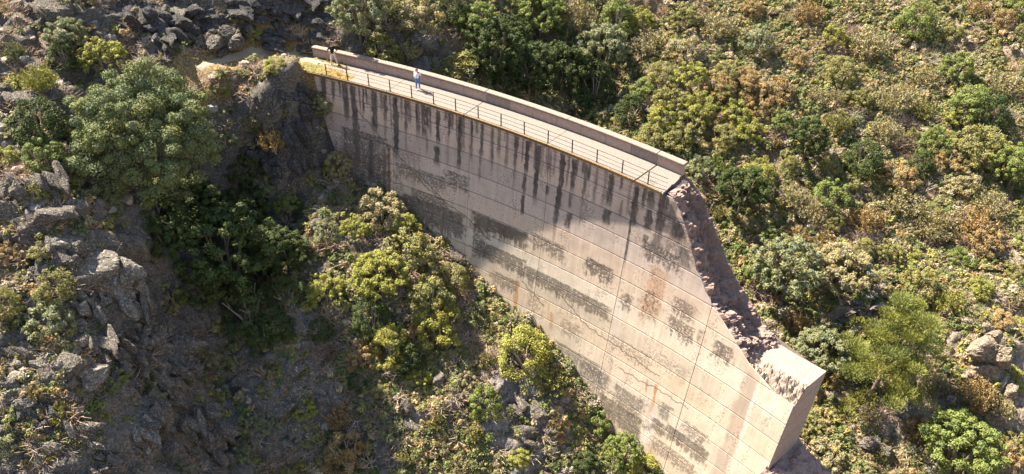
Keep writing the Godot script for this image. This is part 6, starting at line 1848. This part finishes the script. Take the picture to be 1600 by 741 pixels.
func make_plants() -> void:
	var crowns := {}
	for form in ["dome", "loose", "spray", "tree", "dead"]:
		for size in ["small", "wide"]:
			var set_of := []
			for k in 3:
				var m: ArrayMesh
				var fine: bool = size == "wide"
				match form:
					"spray":
						m = sprig_mesh(110 if fine else 50, 9 if fine else 10, 0.06 if fine else 0.095)
					"dead":
						m = dead_mesh()
					"tree":
						m = leaf_mesh(crown_lobes(form, 140), 110, 0.028)
					_:
						m = leaf_mesh(crown_lobes(form, 66 if fine else 26), 120 if fine else 105, 0.034 if fine else 0.058)
				set_of.append(m)
			crowns[form + size] = set_of
	var stems := [stem_mesh(6, 0.25, 0.8, 0.3, 0.022), stem_mesh(5, 0.2, 0.75, 0.34, 0.025)]
	var trunks := [stem_mesh(3, 0.35, 0.8, 0.25, 0.035), stem_mesh(4, 0.3, 0.85, 0.28, 0.03)]
	var made := {}
	var count := 0
	for p in plants:
		var w: float = p[3]
		var h: float = p[4]
		var form: String = p[6]
		var key := form + ("wide" if w > 1.9 else "small") + str(p[5])
		var called := "tree" if form == "tree" else "dead_shrub" if form == "dead" else "shrub"
		var at := Vector3(p[1], ground_at(p[1], p[2]) - 0.12, p[2])
		var o: Node3D
		if made.has(key):
			o = made[key].duplicate()
			o.name = numbered(called)
			o.position = at
			tag(o, p[0], "tree" if form == "tree" else "shrub")
			add_child(o)
		else:
			o = thing(called, p[0], "tree" if form == "tree" else "shrub", at)
			part("branches" if form == "dead" else "crown", crowns[form + ("wide" if w > 1.9 else "small")][0], mat.twig if form == "dead" else mat["leaf_" + p[5]], o)
			if form != "dead":
				part("trunk" if form == "tree" else "stem", stems[0], mat.bark if form == "tree" else mat.twig, o)
			made[key] = o
		var kids := o.get_children()
		kids[0].mesh = crowns[form + ("wide" if w > 1.9 else "small")][count % 3]
		if kids.size() > 1:
			kids[1].mesh = (trunks if form == "tree" else stems)[count % 2]
		o.set_meta("group", "small trees on the slopes" if form == "tree" else "dead shrubs on the slopes" if form == "dead" else "shrubs on the slopes")
		o.transform = Transform3D(Basis(Vector3.UP, rng.randf() * TAU).scaled(Vector3(w * 1.08, h * 1.1, w * 1.08)), at)
		count += 1
	make_oak()
	make_pine()


func make_oak() -> void:
	var at := Vector3(-27.0, 0, -51.8)
	at.y = ground_at(at.x, at.z) - 0.3
	var o := thing("oak_tree", "big broad grey-green oak crowning the rocky slope left of the path", "tree", at)
	var lobes := []
	for k in 340:
		var d := Vector3(rng.randfn(), rng.randfn() * 0.85 + 0.3, rng.randfn()).normalized()
		var r := rng.randf_range(0.35, 0.8)
		var reach := rng.randf_range(0.66, 1.0)
		var p := Vector3(d.x * 4.6, 6.4 + d.y * 5.2, d.z * 4.8) * Vector3(1, 1, 1)
		p = Vector3(0.1, 6.2, 0).lerp(p, reach)
		# bays and bulges in the outline
		var bulge := 1.0 + 0.42 * n_rough.get_noise_3dv(d * 1.2)
		p = Vector3(0, 6.2, 0) + (p - Vector3(0, 6.2, 0)) * bulge
		lobes.append([p, Vector3(r, r * 0.85, r), tone_of(0.26)])
	part("crown", leaf_mesh(lobes, 430, 0.13, 0.7), mat.leaf_oak, o)
	var st := begin()
	tube(st, Vector3(0, -1, 0), Vector3(0.2, 2.2, 0.1), 0.42, 0.32, 9)
	for k in 9:
		var a := TAU * k / 9.0
		var q := Vector3(cos(a) * 1.6, 3.8 + 0.8 * (k % 3), sin(a) * 1.6)
		tube(st, Vector3(0.2, 2.0, 0.1), q, 0.24, 0.14, 6)
		tube(st, q, Vector3(cos(a) * 3.4, 5.2 + 0.9 * (k % 3), sin(a) * 3.4), 0.14, 0.05, 5)
	part("trunk", finish(st), mat.bark, o)


func make_pine() -> void:
	var at := Vector3(26.9, 0, -42.6)
	at.y = ground_at(at.x, at.z) - 0.2
	var o := thing("pine_tree", "bright yellow-green pine with feathery plumes right of the wall's broken foot", "tree", at)
	var lobes := []
	var st := begin()
	var top := Vector3(2.3, 7.0, -1.6)
	tube(st, Vector3(0, -1, 0), Vector3(0.7, 2.4, -0.4), 0.2, 0.16, 7)
	tube(st, Vector3(0.7, 2.4, -0.4), top, 0.16, 0.04, 6)
	for k in 34:
		var f := 0.12 + 0.86 * k / 33.0
		var a := k * 2.4 + rng.randf_range(-0.3, 0.3)
		var root := Vector3(0.2, 0.8, -0.1).lerp(top, f)
		var reach := lerpf(4.2, 1.5, f) * rng.randf_range(0.75, 1.1)
		var tip := root + Vector3(cos(a) * reach, 0.35 + 0.4 * f, sin(a) * reach)
		tube(st, root, tip, 0.05, 0.015, 4)
		var tone := tone_of(0.2)
		for m in 5:
			var p := root.lerp(tip, 0.35 + 0.16 * m) + Vector3(rng.randfn(), rng.randfn() * 0.5, rng.randfn()) * 0.22
			var r := rng.randf_range(0.4, 0.75)
			lobes.append([p, Vector3(r, r * 0.6, r), tone])
	o.scale = Vector3.ONE * 1.12
	part("crown", leaf_mesh(lobes, 250, 0.22, 0.17, 0.9, 0.55), mat.leaf_pine, o)
	part("trunk", finish(st), mat.bark, o)


# ------------------------------------------------------------------ rocks

func rock_lump(st: SurfaceTool, centre: Vector3, size: Vector3, tilt: Basis, detail: int) -> void:
	var planes := []
	for k in 11:
		var d := Vector3(rng.randfn(), rng.randfn() * 0.8, rng.randfn()).normalized()
		planes.append([d, rng.randf_range(0.5, 1.0)])
	var n := detail
	for side in 6:
		var pts := PackedVector3Array()
		for j in n + 1:
			for i in n + 1:
				var u := i * 2.0 / n - 1.0
				var w := j * 2.0 / n - 1.0
				var q: Vector3 = [Vector3(1, u, w), Vector3(-1, w, u), Vector3(u, 1, w) * Vector3(1, 1, -1), Vector3(u, -1, w), Vector3(u, w, 1), Vector3(w, u, -1)][side]
				var d := q.normalized()
				var r := 1.32
				for p in planes:
					var c := d.dot(p[0])
					if c > 0.05:
						r = minf(r, p[1] / c)
				r += 0.06 * n_rough.get_noise_3dv(d * 3.5 + centre) + 0.1 * n_cell.get_noise_3dv(d * 4.0 + centre * 3.0)
				pts.append(centre + tilt * (d * r * size))
		for j in n:
			for i in n:
				var a := pts[j * (n + 1) + i]
				var b := pts[j * (n + 1) + i + 1]
				var c := pts[(j + 1) * (n + 1) + i + 1]
				var e := pts[(j + 1) * (n + 1) + i]
				for tri in [[a, b, c], [a, c, e]]:
					var nor: Vector3 = (tri[1] - tri[0]).cross(tri[2] - tri[0]).normalized()
					if nor.dot(tri[0] - centre) < 0.0:
						nor = -nor
					st.set_normal(nor)
					for q in tri:
						st.add_vertex(q)


func make_rocks() -> void:
	var boulders := []
	for k in 5:
		var st := begin()
		rock_lump(st, Vector3.ZERO, Vector3(0.5, 0.5, 0.5), Basis.from_euler(Vector3(rng.randf(), rng.randf() * 6.0, rng.randf())), 12)
		boulders.append(finish(st))
	var outcrops := []
	for k in 5:
		var st := begin()
		var lean := Basis.from_euler(Vector3(0.35, 0.3 * k, -0.45))
		for m in 12:
			var q := Vector3(rng.randf_range(-0.34, 0.34), rng.randf_range(-0.32, 0.3), rng.randf_range(-0.3, 0.3))
			rock_lump(st, q, Vector3(rng.randf_range(0.12, 0.26), rng.randf_range(0.12, 0.27), rng.randf_range(0.1, 0.2)), lean.rotated(Vector3.UP, rng.randf_range(-0.3, 0.3)), 9)
		outcrops.append(finish(st))
	var faces := []
	for k in 4:
		var st := begin()
		var lean := Basis.from_euler(Vector3(-0.5, 0.25 * k - 0.4, 0.75))
		for m in 22:
			var q := Vector3(rng.randf_range(-0.42, 0.42), rng.randf_range(-0.42, 0.4), rng.randf_range(-0.2, 0.12))
			q.z -= q.y * 0.45
			rock_lump(st, q, Vector3(rng.randf_range(0.08, 0.16), rng.randf_range(0.14, 0.26), rng.randf_range(0.06, 0.13)), lean.rotated(Vector3.UP, rng.randf_range(-0.3, 0.3)), 7)
		faces.append(finish(st))
	var k := 0
	for r in rocks:
		var big: bool = r[6] != "boulder"
		var w: float = r[3]
		var h: float = r[4]
		var at := Vector3(r[1], ground_at(r[1], r[2]) + h * 0.06, r[2])
		var o := MeshInstance3D.new()
		o.name = numbered("boulder" if not big else "rock_crag" if r[6] == "cliff" else "rock_outcrop")
		at.y -= h * 0.18 if big else 0.0
		o.mesh = faces[k % 4] if r[6] == "cliff" else outcrops[k % 5] if big else boulders[k % 5]
		o.material_override = mat["rock_" + r[5]]
		tag(o, r[0], "rock", "rocks on the slopes")
		var turn := rng.randf_range(-0.5, 0.3) if r[6] == "cliff" else rng.randf() * TAU
		o.transform = Transform3D(Basis.from_euler(Vector3(rng.randf_range(-0.25, 0.25), turn, rng.randf_range(-0.25, 0.25))).scaled(Vector3(w * 1.1, h * 1.05, (w + h) * 0.5)), at)
		add_child(o)
		k += 1


# ------------------------------------------------------------------ what nobody could count

func scatter(called: String, label: String, m: Mesh, material: Material, n: int, chooser: Callable) -> void:
	var where: Array[Transform3D] = []
	var cols := PackedColorArray()
	var tries := 0
	while where.size() < n and tries < n * 6:
		tries += 1
		# evenly over the slope in view, which narrows towards the camera
		var z := -rng.randf_range(22.0, 92.0)
		var x := rng.randf_range(-1.0, 1.0) * (10.0 + 0.62 * -z)
		var a := polar(x, z)
		if a.x > 24.4 and a.x < 50.6 and a.y > -0.9 and a.y < 3.0:
			if not (a.x < 27.2 and a.y > 0.2 and a.y < 2.3 and called == "dry_grass" and rng.randf() < (27.2 - a.x) * 0.7):
				continue
		if path_distance(x, z) < (0.6 if called == "dry_grass" else 1.1):
			continue
		var r: Array = chooser.call(x, z, rock_at(x, z))
		if r.is_empty():
			continue
		var s: float = r[0]
		var y := ground_at(x, z)
		if a.x > 24.4 and a.x < 43.0 and a.y > -0.9 and a.y < 3.0:
			y = 0.02
		where.append(Transform3D(Basis.from_euler(Vector3(rng.randf_range(-0.25, 0.25), rng.randf() * TAU, rng.randf_range(-0.25, 0.25))).scaled(Vector3(s, s * r[2], s)), Vector3(x, y - 0.02, z)))
		cols.append(r[1])
	var mm := MultiMesh.new()
	mm.transform_format = MultiMesh.TRANSFORM_3D
	mm.use_colors = true
	mm.mesh = m
	mm.instance_count = where.size()
	for k in where.size():
		mm.set_instance_transform(k, where[k])
		mm.set_instance_color(k, cols[k])
	var o := MultiMeshInstance3D.new()
	o.name = called
	o.multimesh = mm
	o.material_override = material
	tag(o, label, "ground cover" if called != "scree" else "stones", "", "stuff")
	add_child(o)


func make_cover() -> void:
	var blades := PackedVector3Array()
	var bi := PackedInt32Array()
	var bc := PackedColorArray()
	for k in 22:
		var a := rng.randf() * TAU
		var q := rng.randf() * 0.25
		var p := Vector3(cos(a) * q, -0.05, sin(a) * q)
		var tip := p + Vector3(cos(a) * 0.35 + rng.randfn() * 0.15, rng.randf_range(0.5, 1.0), sin(a) * 0.35 + rng.randfn() * 0.15)
		var side := Vector3(-sin(a), 0, cos(a)) * 0.06
		var b := blades.size()
		blades.append_array([p - side, p + side, tip])
		bi.append_array([b, b + 1, b + 2])
		var f := rng.randf_range(0.75, 1.25)
		for m in 3:
			bc.append(Color(f, f, f))
	var grass := arrays_mesh(blades, bi, PackedVector3Array(), bc)
	var lobes := []
	for k in 7:
		var a := rng.randf() * TAU
		var q := rng.randf() * 0.32
		lobes.append([Vector3(cos(a) * q, rng.randf_range(0.15, 0.6), sin(a) * q), Vector3.ONE * rng.randf_range(0.12, 0.24), tone_of(0.3)])
	var tuft := leaf_mesh(lobes, 28, 0.17, 0.5, 0.5)
	var st := begin()
	rock_lump(st, Vector3.ZERO, Vector3(0.5, 0.4, 0.5), Basis.IDENTITY, 3)
	var stone := finish(st)
	scatter("dry_grass", "straw-coloured dry grass tufts over the slopes", grass, mat.leaf_any, 26000, func(x: float, z: float, rock: float) -> Array:
		if rng.randf() < rock * 0.8:
			return []
		var w := n_patch.get_noise_2d(x * 3.0, z * 3.0)
		var c := Color(0.4, 0.29, 0.13).lerp(Color(0.2, 0.2, 0.06), clampf(w * 1.5 + rng.randf_range(-0.2, 0.5), 0.0, 1.0)).lerp(Color(0.33, 0.26, 0.19), rng.randf() * 0.5)
		return [rng.randf_range(0.22, 0.5), c * rng.randf_range(0.7, 1.15), rng.randf_range(0.7, 1.2)])
	scatter("undergrowth", "low leafy undergrowth scattered between the shrubs", tuft, mat.leaf_any, 75000, func(x: float, z: float, rock: float) -> Array:
		var w := n_patch.get_noise_2d(x * 2.0 + 50.0, z * 2.0)
		if rng.randf() < rock * (0.75 if x > -6.0 else 0.25 if x > -24.0 and z > -50.0 else 0.95 if x < -13.0 and x > -38.0 and z < -61.5 else 0.55) or rng.randf() > 0.62 + w * 2.0 + (0.1 if x > 2.0 else 0.0):
			return []
		var pick := rng.randf() + w * 0.4
		var c := Color(0.34, 0.28, 0.19) if pick < 0.1 else Color(0.27, 0.21, 0.11) if pick < 0.3 else Color(0.175, 0.165, 0.065) if pick < 0.6 else Color(0.115, 0.135, 0.045) if pick < 0.85 else Color(0.21, 0.2, 0.06) if pick < 0.97 else Color(0.28, 0.19, 0.09)
		return [0.3 + 1.05 * rng.randf() ** (2.2 if x < 2.0 else 1.1), c * rng.randf_range(0.9, 1.5), rng.randf_range(0.55, 1.0)])
	var twigs := begin()
	for k in 16:
		var p := Vector3(rng.randf_range(-0.1, 0.1), -0.05, rng.randf_range(-0.1, 0.1))
		var e := (Vector3(rng.randfn(), rng.randf_range(0.4, 1.6), rng.randfn())).normalized()
		tube(twigs, p, p + e * 0.55, 0.022, 0.012, 3)
		for m in 3:
			tube(twigs, p + e * (0.3 + 0.08 * m), p + e * (0.3 + 0.08 * m) + (e + Vector3(rng.randfn(), rng.randfn(), rng.randfn()) * 0.6).normalized() * 0.4, 0.013, 0.006, 3)
	scatter("dry_brush", "pale dead twigs and dry brush between the shrubs", finish(twigs), mat.stone_any, 7500, func(x: float, z: float, rock: float) -> Array:
		if rng.randf() > 0.5 + n_patch.get_noise_2d(x * 2.5, z * 2.5 + 90.0) * 1.6 - (0.3 if x > -6.0 else 0.0) * rock:
			return []
		return [rng.randf_range(0.6, 1.7), Color(0.45, 0.38, 0.31).lerp(Color(0.4, 0.27, 0.18), rng.randf()) * rng.randf_range(0.6, 1.1), rng.randf_range(0.6, 1.1)])
	scatter("scree", "loose grey and tan stones littering the slopes", stone, mat.stone_any, 6000, func(x: float, z: float, rock: float) -> Array:
		if rng.randf() > 0.08 + rock:
			return []
		var c := Color(0.19, 0.18, 0.165).lerp(Color(0.3, 0.245, 0.19), rng.randf() if x < 5.0 else 0.5 + 0.5 * rng.randf())
		return [0.1 + (0.6 if x > -6.0 else 1.1) * rng.randf() ** 3.0, c * rng.randf_range(0.6, 1.1), rng.randf_range(0.5, 0.9)])


# ------------------------------------------------------------------ people

# tapered capsules [a, b, radius a, radius b] blended into one skin by surface nets
func skin(bones: Array, cell: float, blend: float) -> ArrayMesh:
	var lo := Vector3.INF
	var hi := -Vector3.INF
	for b in bones:
		var r: float = maxf(b[2], b[3]) + blend + cell * 2.0
		lo = lo.min((b[0] as Vector3).min(b[1]) - Vector3.ONE * r)
		hi = hi.max((b[0] as Vector3).max(b[1]) + Vector3.ONE * r)
	var nx := int((hi.x - lo.x) / cell) + 2
	var ny := int((hi.y - lo.y) / cell) + 2
	var nz := int((hi.z - lo.z) / cell) + 2
	var f := PackedFloat32Array()
	f.resize(nx * ny * nz)
	f.fill(1.0)
	for b in bones:
		var a: Vector3 = b[0]
		var d: Vector3 = b[1] - b[0]
		var dd := maxf(d.length_squared(), 1e-8)
		var r: float = maxf(b[2], b[3]) + blend + cell * 2.0
		var p0 := ((a.min(b[1]) - Vector3.ONE * r - lo) / cell).floor()
		var p1 := ((a.max(b[1]) + Vector3.ONE * r - lo) / cell).ceil()
		for k in range(maxi(int(p0.z), 0), mini(int(p1.z), nz)):
			for j in range(maxi(int(p0.y), 0), mini(int(p1.y), ny)):
				for i in range(maxi(int(p0.x), 0), mini(int(p1.x), nx)):
					var q := lo + Vector3(i, j, k) * cell - a
					var t := clampf(q.dot(d) / dd, 0.0, 1.0)
					var dist := (q - d * t).length() - lerpf(b[2], b[3], t)
					var at := (k * ny + j) * nx + i
					var h := maxf(blend - absf(f[at] - dist), 0.0) / blend
					f[at] = minf(f[at], dist) - h * h * blend * 0.25
	var vert := {}
	var v := PackedVector3Array()
	var idx := PackedInt32Array()
	var corners := [0, 1, nx, nx + 1, nx * ny, nx * ny + 1, nx * ny + nx, nx * ny + nx + 1]
	var step := [Vector3(0, 0, 0), Vector3(1, 0, 0), Vector3(0, 1, 0), Vector3(1, 1, 0), Vector3(0, 0, 1), Vector3(1, 0, 1), Vector3(0, 1, 1), Vector3(1, 1, 1)]
	var edges := [[0, 1], [2, 3], [4, 5], [6, 7], [0, 2], [1, 3], [4, 6], [5, 7], [0, 4], [1, 5], [2, 6], [3, 7]]
	for k in nz - 1:
		for j in ny - 1:
			for i in nx - 1:
				var at := (k * ny + j) * nx + i
				var inside := 0
				for c in corners:
					inside += int(f[at + c] < 0.0)
				if inside == 0 or inside == 8:
					continue
				var sum := Vector3.ZERO
				var n := 0
				for e in edges:
					var f0 := f[at + corners[e[0]]]
					var f1 := f[at + corners[e[1]]]
					if (f0 < 0.0) != (f1 < 0.0):
						sum += (step[e[0]] as Vector3).lerp(step[e[1]], f0 / (f0 - f1))
						n += 1
				vert[at] = v.size()
				v.append(lo + (Vector3(i, j, k) + sum / n) * cell)
	var nor := PackedVector3Array()
	nor.resize(v.size())
	for at in vert:
		var s0: bool = f[at] < 0.0
		for axis in 3:
			var d0: int = [1, nx, nx * ny][axis]
			if (f[at + d0] < 0.0) == s0:
				continue
			var d1: int = [nx, nx * ny, 1][axis]
			var d2: int = [nx * ny, 1, nx][axis]
			if not (vert.has(at - d1) and vert.has(at - d2) and vert.has(at - d1 - d2)):
				continue
			var a: int = vert[at]
			var b: int = vert[at - d1]
			var c: int = vert[at - d1 - d2]
			var d: int = vert[at - d2]
			var quad := [a, b, c, a, c, d] if s0 else [a, c, b, a, d, c]
			idx.append_array(quad)
			var face := (v[c] - v[a]).cross(v[d] - v[b]) * (1.0 if s0 else -1.0)
			for q in [a, b, c, d]:
				nor[q] += face
	for k in nor.size():
		nor[k] = nor[k].normalized()
	return arrays_mesh(v, idx, nor)


func hand_bones(wrist: Vector3, along: Vector3, palm_side: Vector3, curl: float) -> Array:
	var across := along.cross(palm_side).normalized()
	var out := [[wrist, wrist + along * 0.07, 0.026, 0.03]]
	for k in 4:
		var root := wrist + along * 0.085 + across * (k - 1.5) * 0.021
		var len: float = [0.07, 0.08, 0.075, 0.058][k]
		var mid := root + (along * (1.0 - 0.4 * curl) + palm_side * curl * 0.6).normalized() * len * 0.55
		var tip := mid + (along * (1.0 - curl) + palm_side * curl).normalized() * len * 0.5
		out.append([root - along * 0.03, root, 0.014, 0.0105])
		out.append([root, mid, 0.0105, 0.0095])
		out.append([mid, tip, 0.0095, 0.008])
	var base := wrist + along * 0.03 - across * 0.03
	var knuckle := base + (along * 0.7 - across * 0.6 + palm_side * 0.3).normalized() * 0.04
	out.append([base, knuckle, 0.014, 0.012])
	out.append([knuckle, knuckle + (along * 0.9 + palm_side * 0.4 - across * 0.1).normalized() * 0.035, 0.012, 0.009])
	return out


func head_bones(at: Vector3) -> Array:
	return [[at + Vector3(0, 0.03, -0.012), at + Vector3(0, 0.035, 0.02), 0.083, 0.08], [at + Vector3(0, -0.045, 0.03), at + Vector3(0, -0.06, 0.045), 0.058, 0.045],
		[at + Vector3(0, 0.012, 0.092), at + Vector3(0, -0.022, 0.112), 0.011, 0.016],
		[at + Vector3(0.082, 0.015, 0), at + Vector3(0.085, -0.025, 0.004), 0.014, 0.012], [at + Vector3(-0.082, 0.015, 0), at + Vector3(-0.085, -0.025, 0.004), 0.014, 0.012],
		[at + Vector3(-0.022, -0.06, 0.088), at + Vector3(0.022, -0.06, 0.088), 0.009, 0.009],
		[at + Vector3(-0.05, 0.035, 0.082), at + Vector3(0.05, 0.035, 0.082), 0.012, 0.012]]


func limb(bones: Array, pts: Array, radii: Array) -> void:
	for k in pts.size() - 1:
		bones.append([pts[k], pts[k + 1], radii[k], radii[k + 1]])


func fatter(bones: Array, by: float) -> Array:
	var out := []
	for b in bones:
		out.append([b[0], b[1], b[2] + by, b[3] + by])
	return out


func person(label: String, at: Vector3, turn: float, scale: float, look: Dictionary) -> void:
	var o := thing("person", label, "person", at)
	o.rotation.y = turn
	o.scale = Vector3.ONE * scale
	var legs := []
	var arms := []
	var hands := []
	for s in [0, 1]:
		var k: float = 1.0 if s else -1.0
		var leg: Array = look.legs[s]
		limb(legs, [Vector3(0.085 * k, 0.93, 0), leg[0], leg[1]], [0.086, 0.058, 0.042])
		var arm: Array = look.arms[s]
		limb(arms, [Vector3(0.175 * k, 1.43, 0), arm[0], arm[1]], [0.05, 0.04, 0.028])
		hands.append_array(hand_bones(arm[1], arm[2], arm[3], look.curl))
	var torso := [[Vector3(-0.07, 0.95, 0), Vector3(0.07, 0.95, 0), 0.11, 0.11], [Vector3(0, 0.98, 0), Vector3(0, 1.15, 0), 0.115, 0.11], [Vector3(-0.06, 1.3, 0), Vector3(0.06, 1.3, 0), 0.115, 0.115], [Vector3(0, 1.12, 0), Vector3(0, 1.3, 0), 0.115, 0.125], [Vector3(-0.15, 1.43, 0), Vector3(0.15, 1.43, 0), 0.058, 0.058]]
	var head_at: Vector3 = look.head
	var neck := [[Vector3(0, 1.42, -0.01), head_at + Vector3(0, -0.05, 0), 0.056, 0.052]]
	var feet := []
	for s in [0, 1]:
		var ankle: Vector3 = look.legs[s][1]
		feet.append([ankle + Vector3(0, -0.035, -0.03), ankle + Vector3(0, -0.042, 0.0), 0.036, 0.036])
		feet.append([ankle + Vector3(0, -0.04, 0), ankle + Vector3(0.02 * (1 if s else -1), -0.05, 0.15), 0.038, 0.03])
	var all := torso + neck + legs + arms + head_bones(head_at) + feet
	var body := part("body", skin(all, 0.017, 0.035), look.skin, o)
	for s in [0, 1]:
		var arm: Array = look.arms[s]
		var hand := part("hand", skin(hand_bones(arm[1], arm[2], arm[3], look.curl), 0.005, 0.008), look.skin, o)
	part("top", skin(fatter(torso.slice(1), 0.016) + fatter([arms[0], arms[2]] if look.short else arms, 0.013), 0.018, 0.04), look.top, o)
	part("trousers", skin(fatter(legs + torso.slice(0, 1), 0.014), 0.018, 0.03), look.trousers, o)
	for s in [0, 1]:
		part("shoe", skin(fatter(feet.slice(s * 2, s * 2 + 2), 0.008), 0.01, 0.015), look.shoes, o)
	var hair := [[head_at + Vector3(0, 0.055, -0.022), head_at + Vector3(0, 0.072, 0.022), 0.092, 0.084]]
	if look.long:
		hair.append_array([[head_at + Vector3(0, 0.03, -0.05), head_at + Vector3(0, -0.24, -0.085), 0.08, 0.06], [head_at + Vector3(0.07, 0.03, -0.01), head_at + Vector3(0.09, -0.2, 0.02), 0.03, 0.028], [head_at + Vector3(-0.07, 0.03, -0.01), head_at + Vector3(-0.09, -0.2, 0.02), 0.03, 0.028]])
	part("hair", skin(hair, 0.012, 0.03), look.hair, o)
	var eyes := begin()
	for k in [-1.0, 1.0]:
		tube(eyes, head_at + Vector3(0.032 * k, 0.008, 0.07), head_at + Vector3(0.032 * k, 0.008, 0.098), 0.012, 0.008, 6)
	part("eyes", finish(eyes), plain(lin(0.02, 0.015, 0.012), 0.3), o)


func make_people() -> void:
	var flesh := plain(lin(0.5, 0.3, 0.21), 0.55)
	person("person in a black T-shirt and pale trousers, hands on hips at the crest's shady end", on_wall(25.45, 1.9, 0.01), -0.05, 1.06, {
		"legs": [[Vector3(-0.15, 0.5, 0.04), Vector3(-0.2, 0.085, 0.0)], [Vector3(0.21, 0.5, 0.03), Vector3(0.31, 0.085, 0.05)]],
		"arms": [[Vector3(-0.36, 1.17, -0.06), Vector3(-0.21, 1.02, 0.08), Vector3(0.75, -0.5, 0.42).normalized(), Vector3(0.4, 0.2, -0.9).normalized()], [Vector3(0.38, 1.19, -0.06), Vector3(0.21, 1.03, 0.08), Vector3(-0.75, -0.5, 0.42).normalized(), Vector3(-0.4, 0.2, -0.9).normalized()]],
		"head": Vector3(0, 1.64, 0.02), "curl": 0.35, "short": true, "long": false, "skin": flesh, "top": plain(lin(0.012, 0.012, 0.016), 0.9), "trousers": plain(lin(0.55, 0.47, 0.39), 0.9), "shoes": plain(lin(0.35, 0.33, 0.33), 0.8), "hair": plain(lin(0.05, 0.025, 0.015), 0.7)})
	var at := on_wall(30.32, 1.36, 0.01)
	person("person with long brown hair, white top and jeans, holding a phone before their face", at, 0.5, 1.0, {
		"legs": [[Vector3(-0.11, 0.5, 0.03), Vector3(-0.13, 0.085, 0.0)], [Vector3(0.12, 0.5, 0.03), Vector3(0.15, 0.085, 0.02)]],
		"arms": [[Vector3(-0.24, 1.2, 0.12), Vector3(-0.1, 1.47, 0.25), Vector3(0.25, 0.85, 0.35).normalized(), Vector3(0.3, -0.3, 0.9).normalized()], [Vector3(0.24, 1.2, 0.12), Vector3(0.1, 1.47, 0.25), Vector3(-0.25, 0.85, 0.35).normalized(), Vector3(-0.3, -0.3, 0.9).normalized()]],
		"head": Vector3(0, 1.62, 0.02), "curl": 0.5, "short": false, "long": true, "skin": flesh, "top": plain(lin(0.72, 0.72, 0.76), 0.9), "trousers": plain(lin(0.1, 0.19, 0.36), 0.9), "shoes": plain(lin(0.75, 0.73, 0.72), 0.7), "hair": plain(lin(0.085, 0.035, 0.016), 0.6)})
	var phone := thing("phone", "dark phone held up in the hands of the person in jeans", "phone", at + Basis(Vector3.UP, 0.5) * Vector3(0, 1.57, 0.33))
	phone.rotation.y = 0.5
	var st := begin()
	hexa(st, [Vector3(-0.078, -0.037, -0.005), Vector3(0.078, -0.037, -0.005), Vector3(0.078, -0.037, 0.005), Vector3(-0.078, -0.037, 0.005), Vector3(-0.078, 0.037, -0.005), Vector3(0.078, 0.037, -0.005), Vector3(0.078, 0.037, 0.005), Vector3(-0.078, 0.037, 0.005)])
	part("case", finish(st), plain(lin(0.05, 0.04, 0.12), 0.4), phone)
	var lens := begin()
	tube(lens, Vector3(0.055, 0.02, 0.004), Vector3(0.055, 0.02, 0.009), 0.011, 0.01, 8)
	part("lens", finish(lens), plain(lin(0.01, 0.01, 0.01), 0.2), phone)
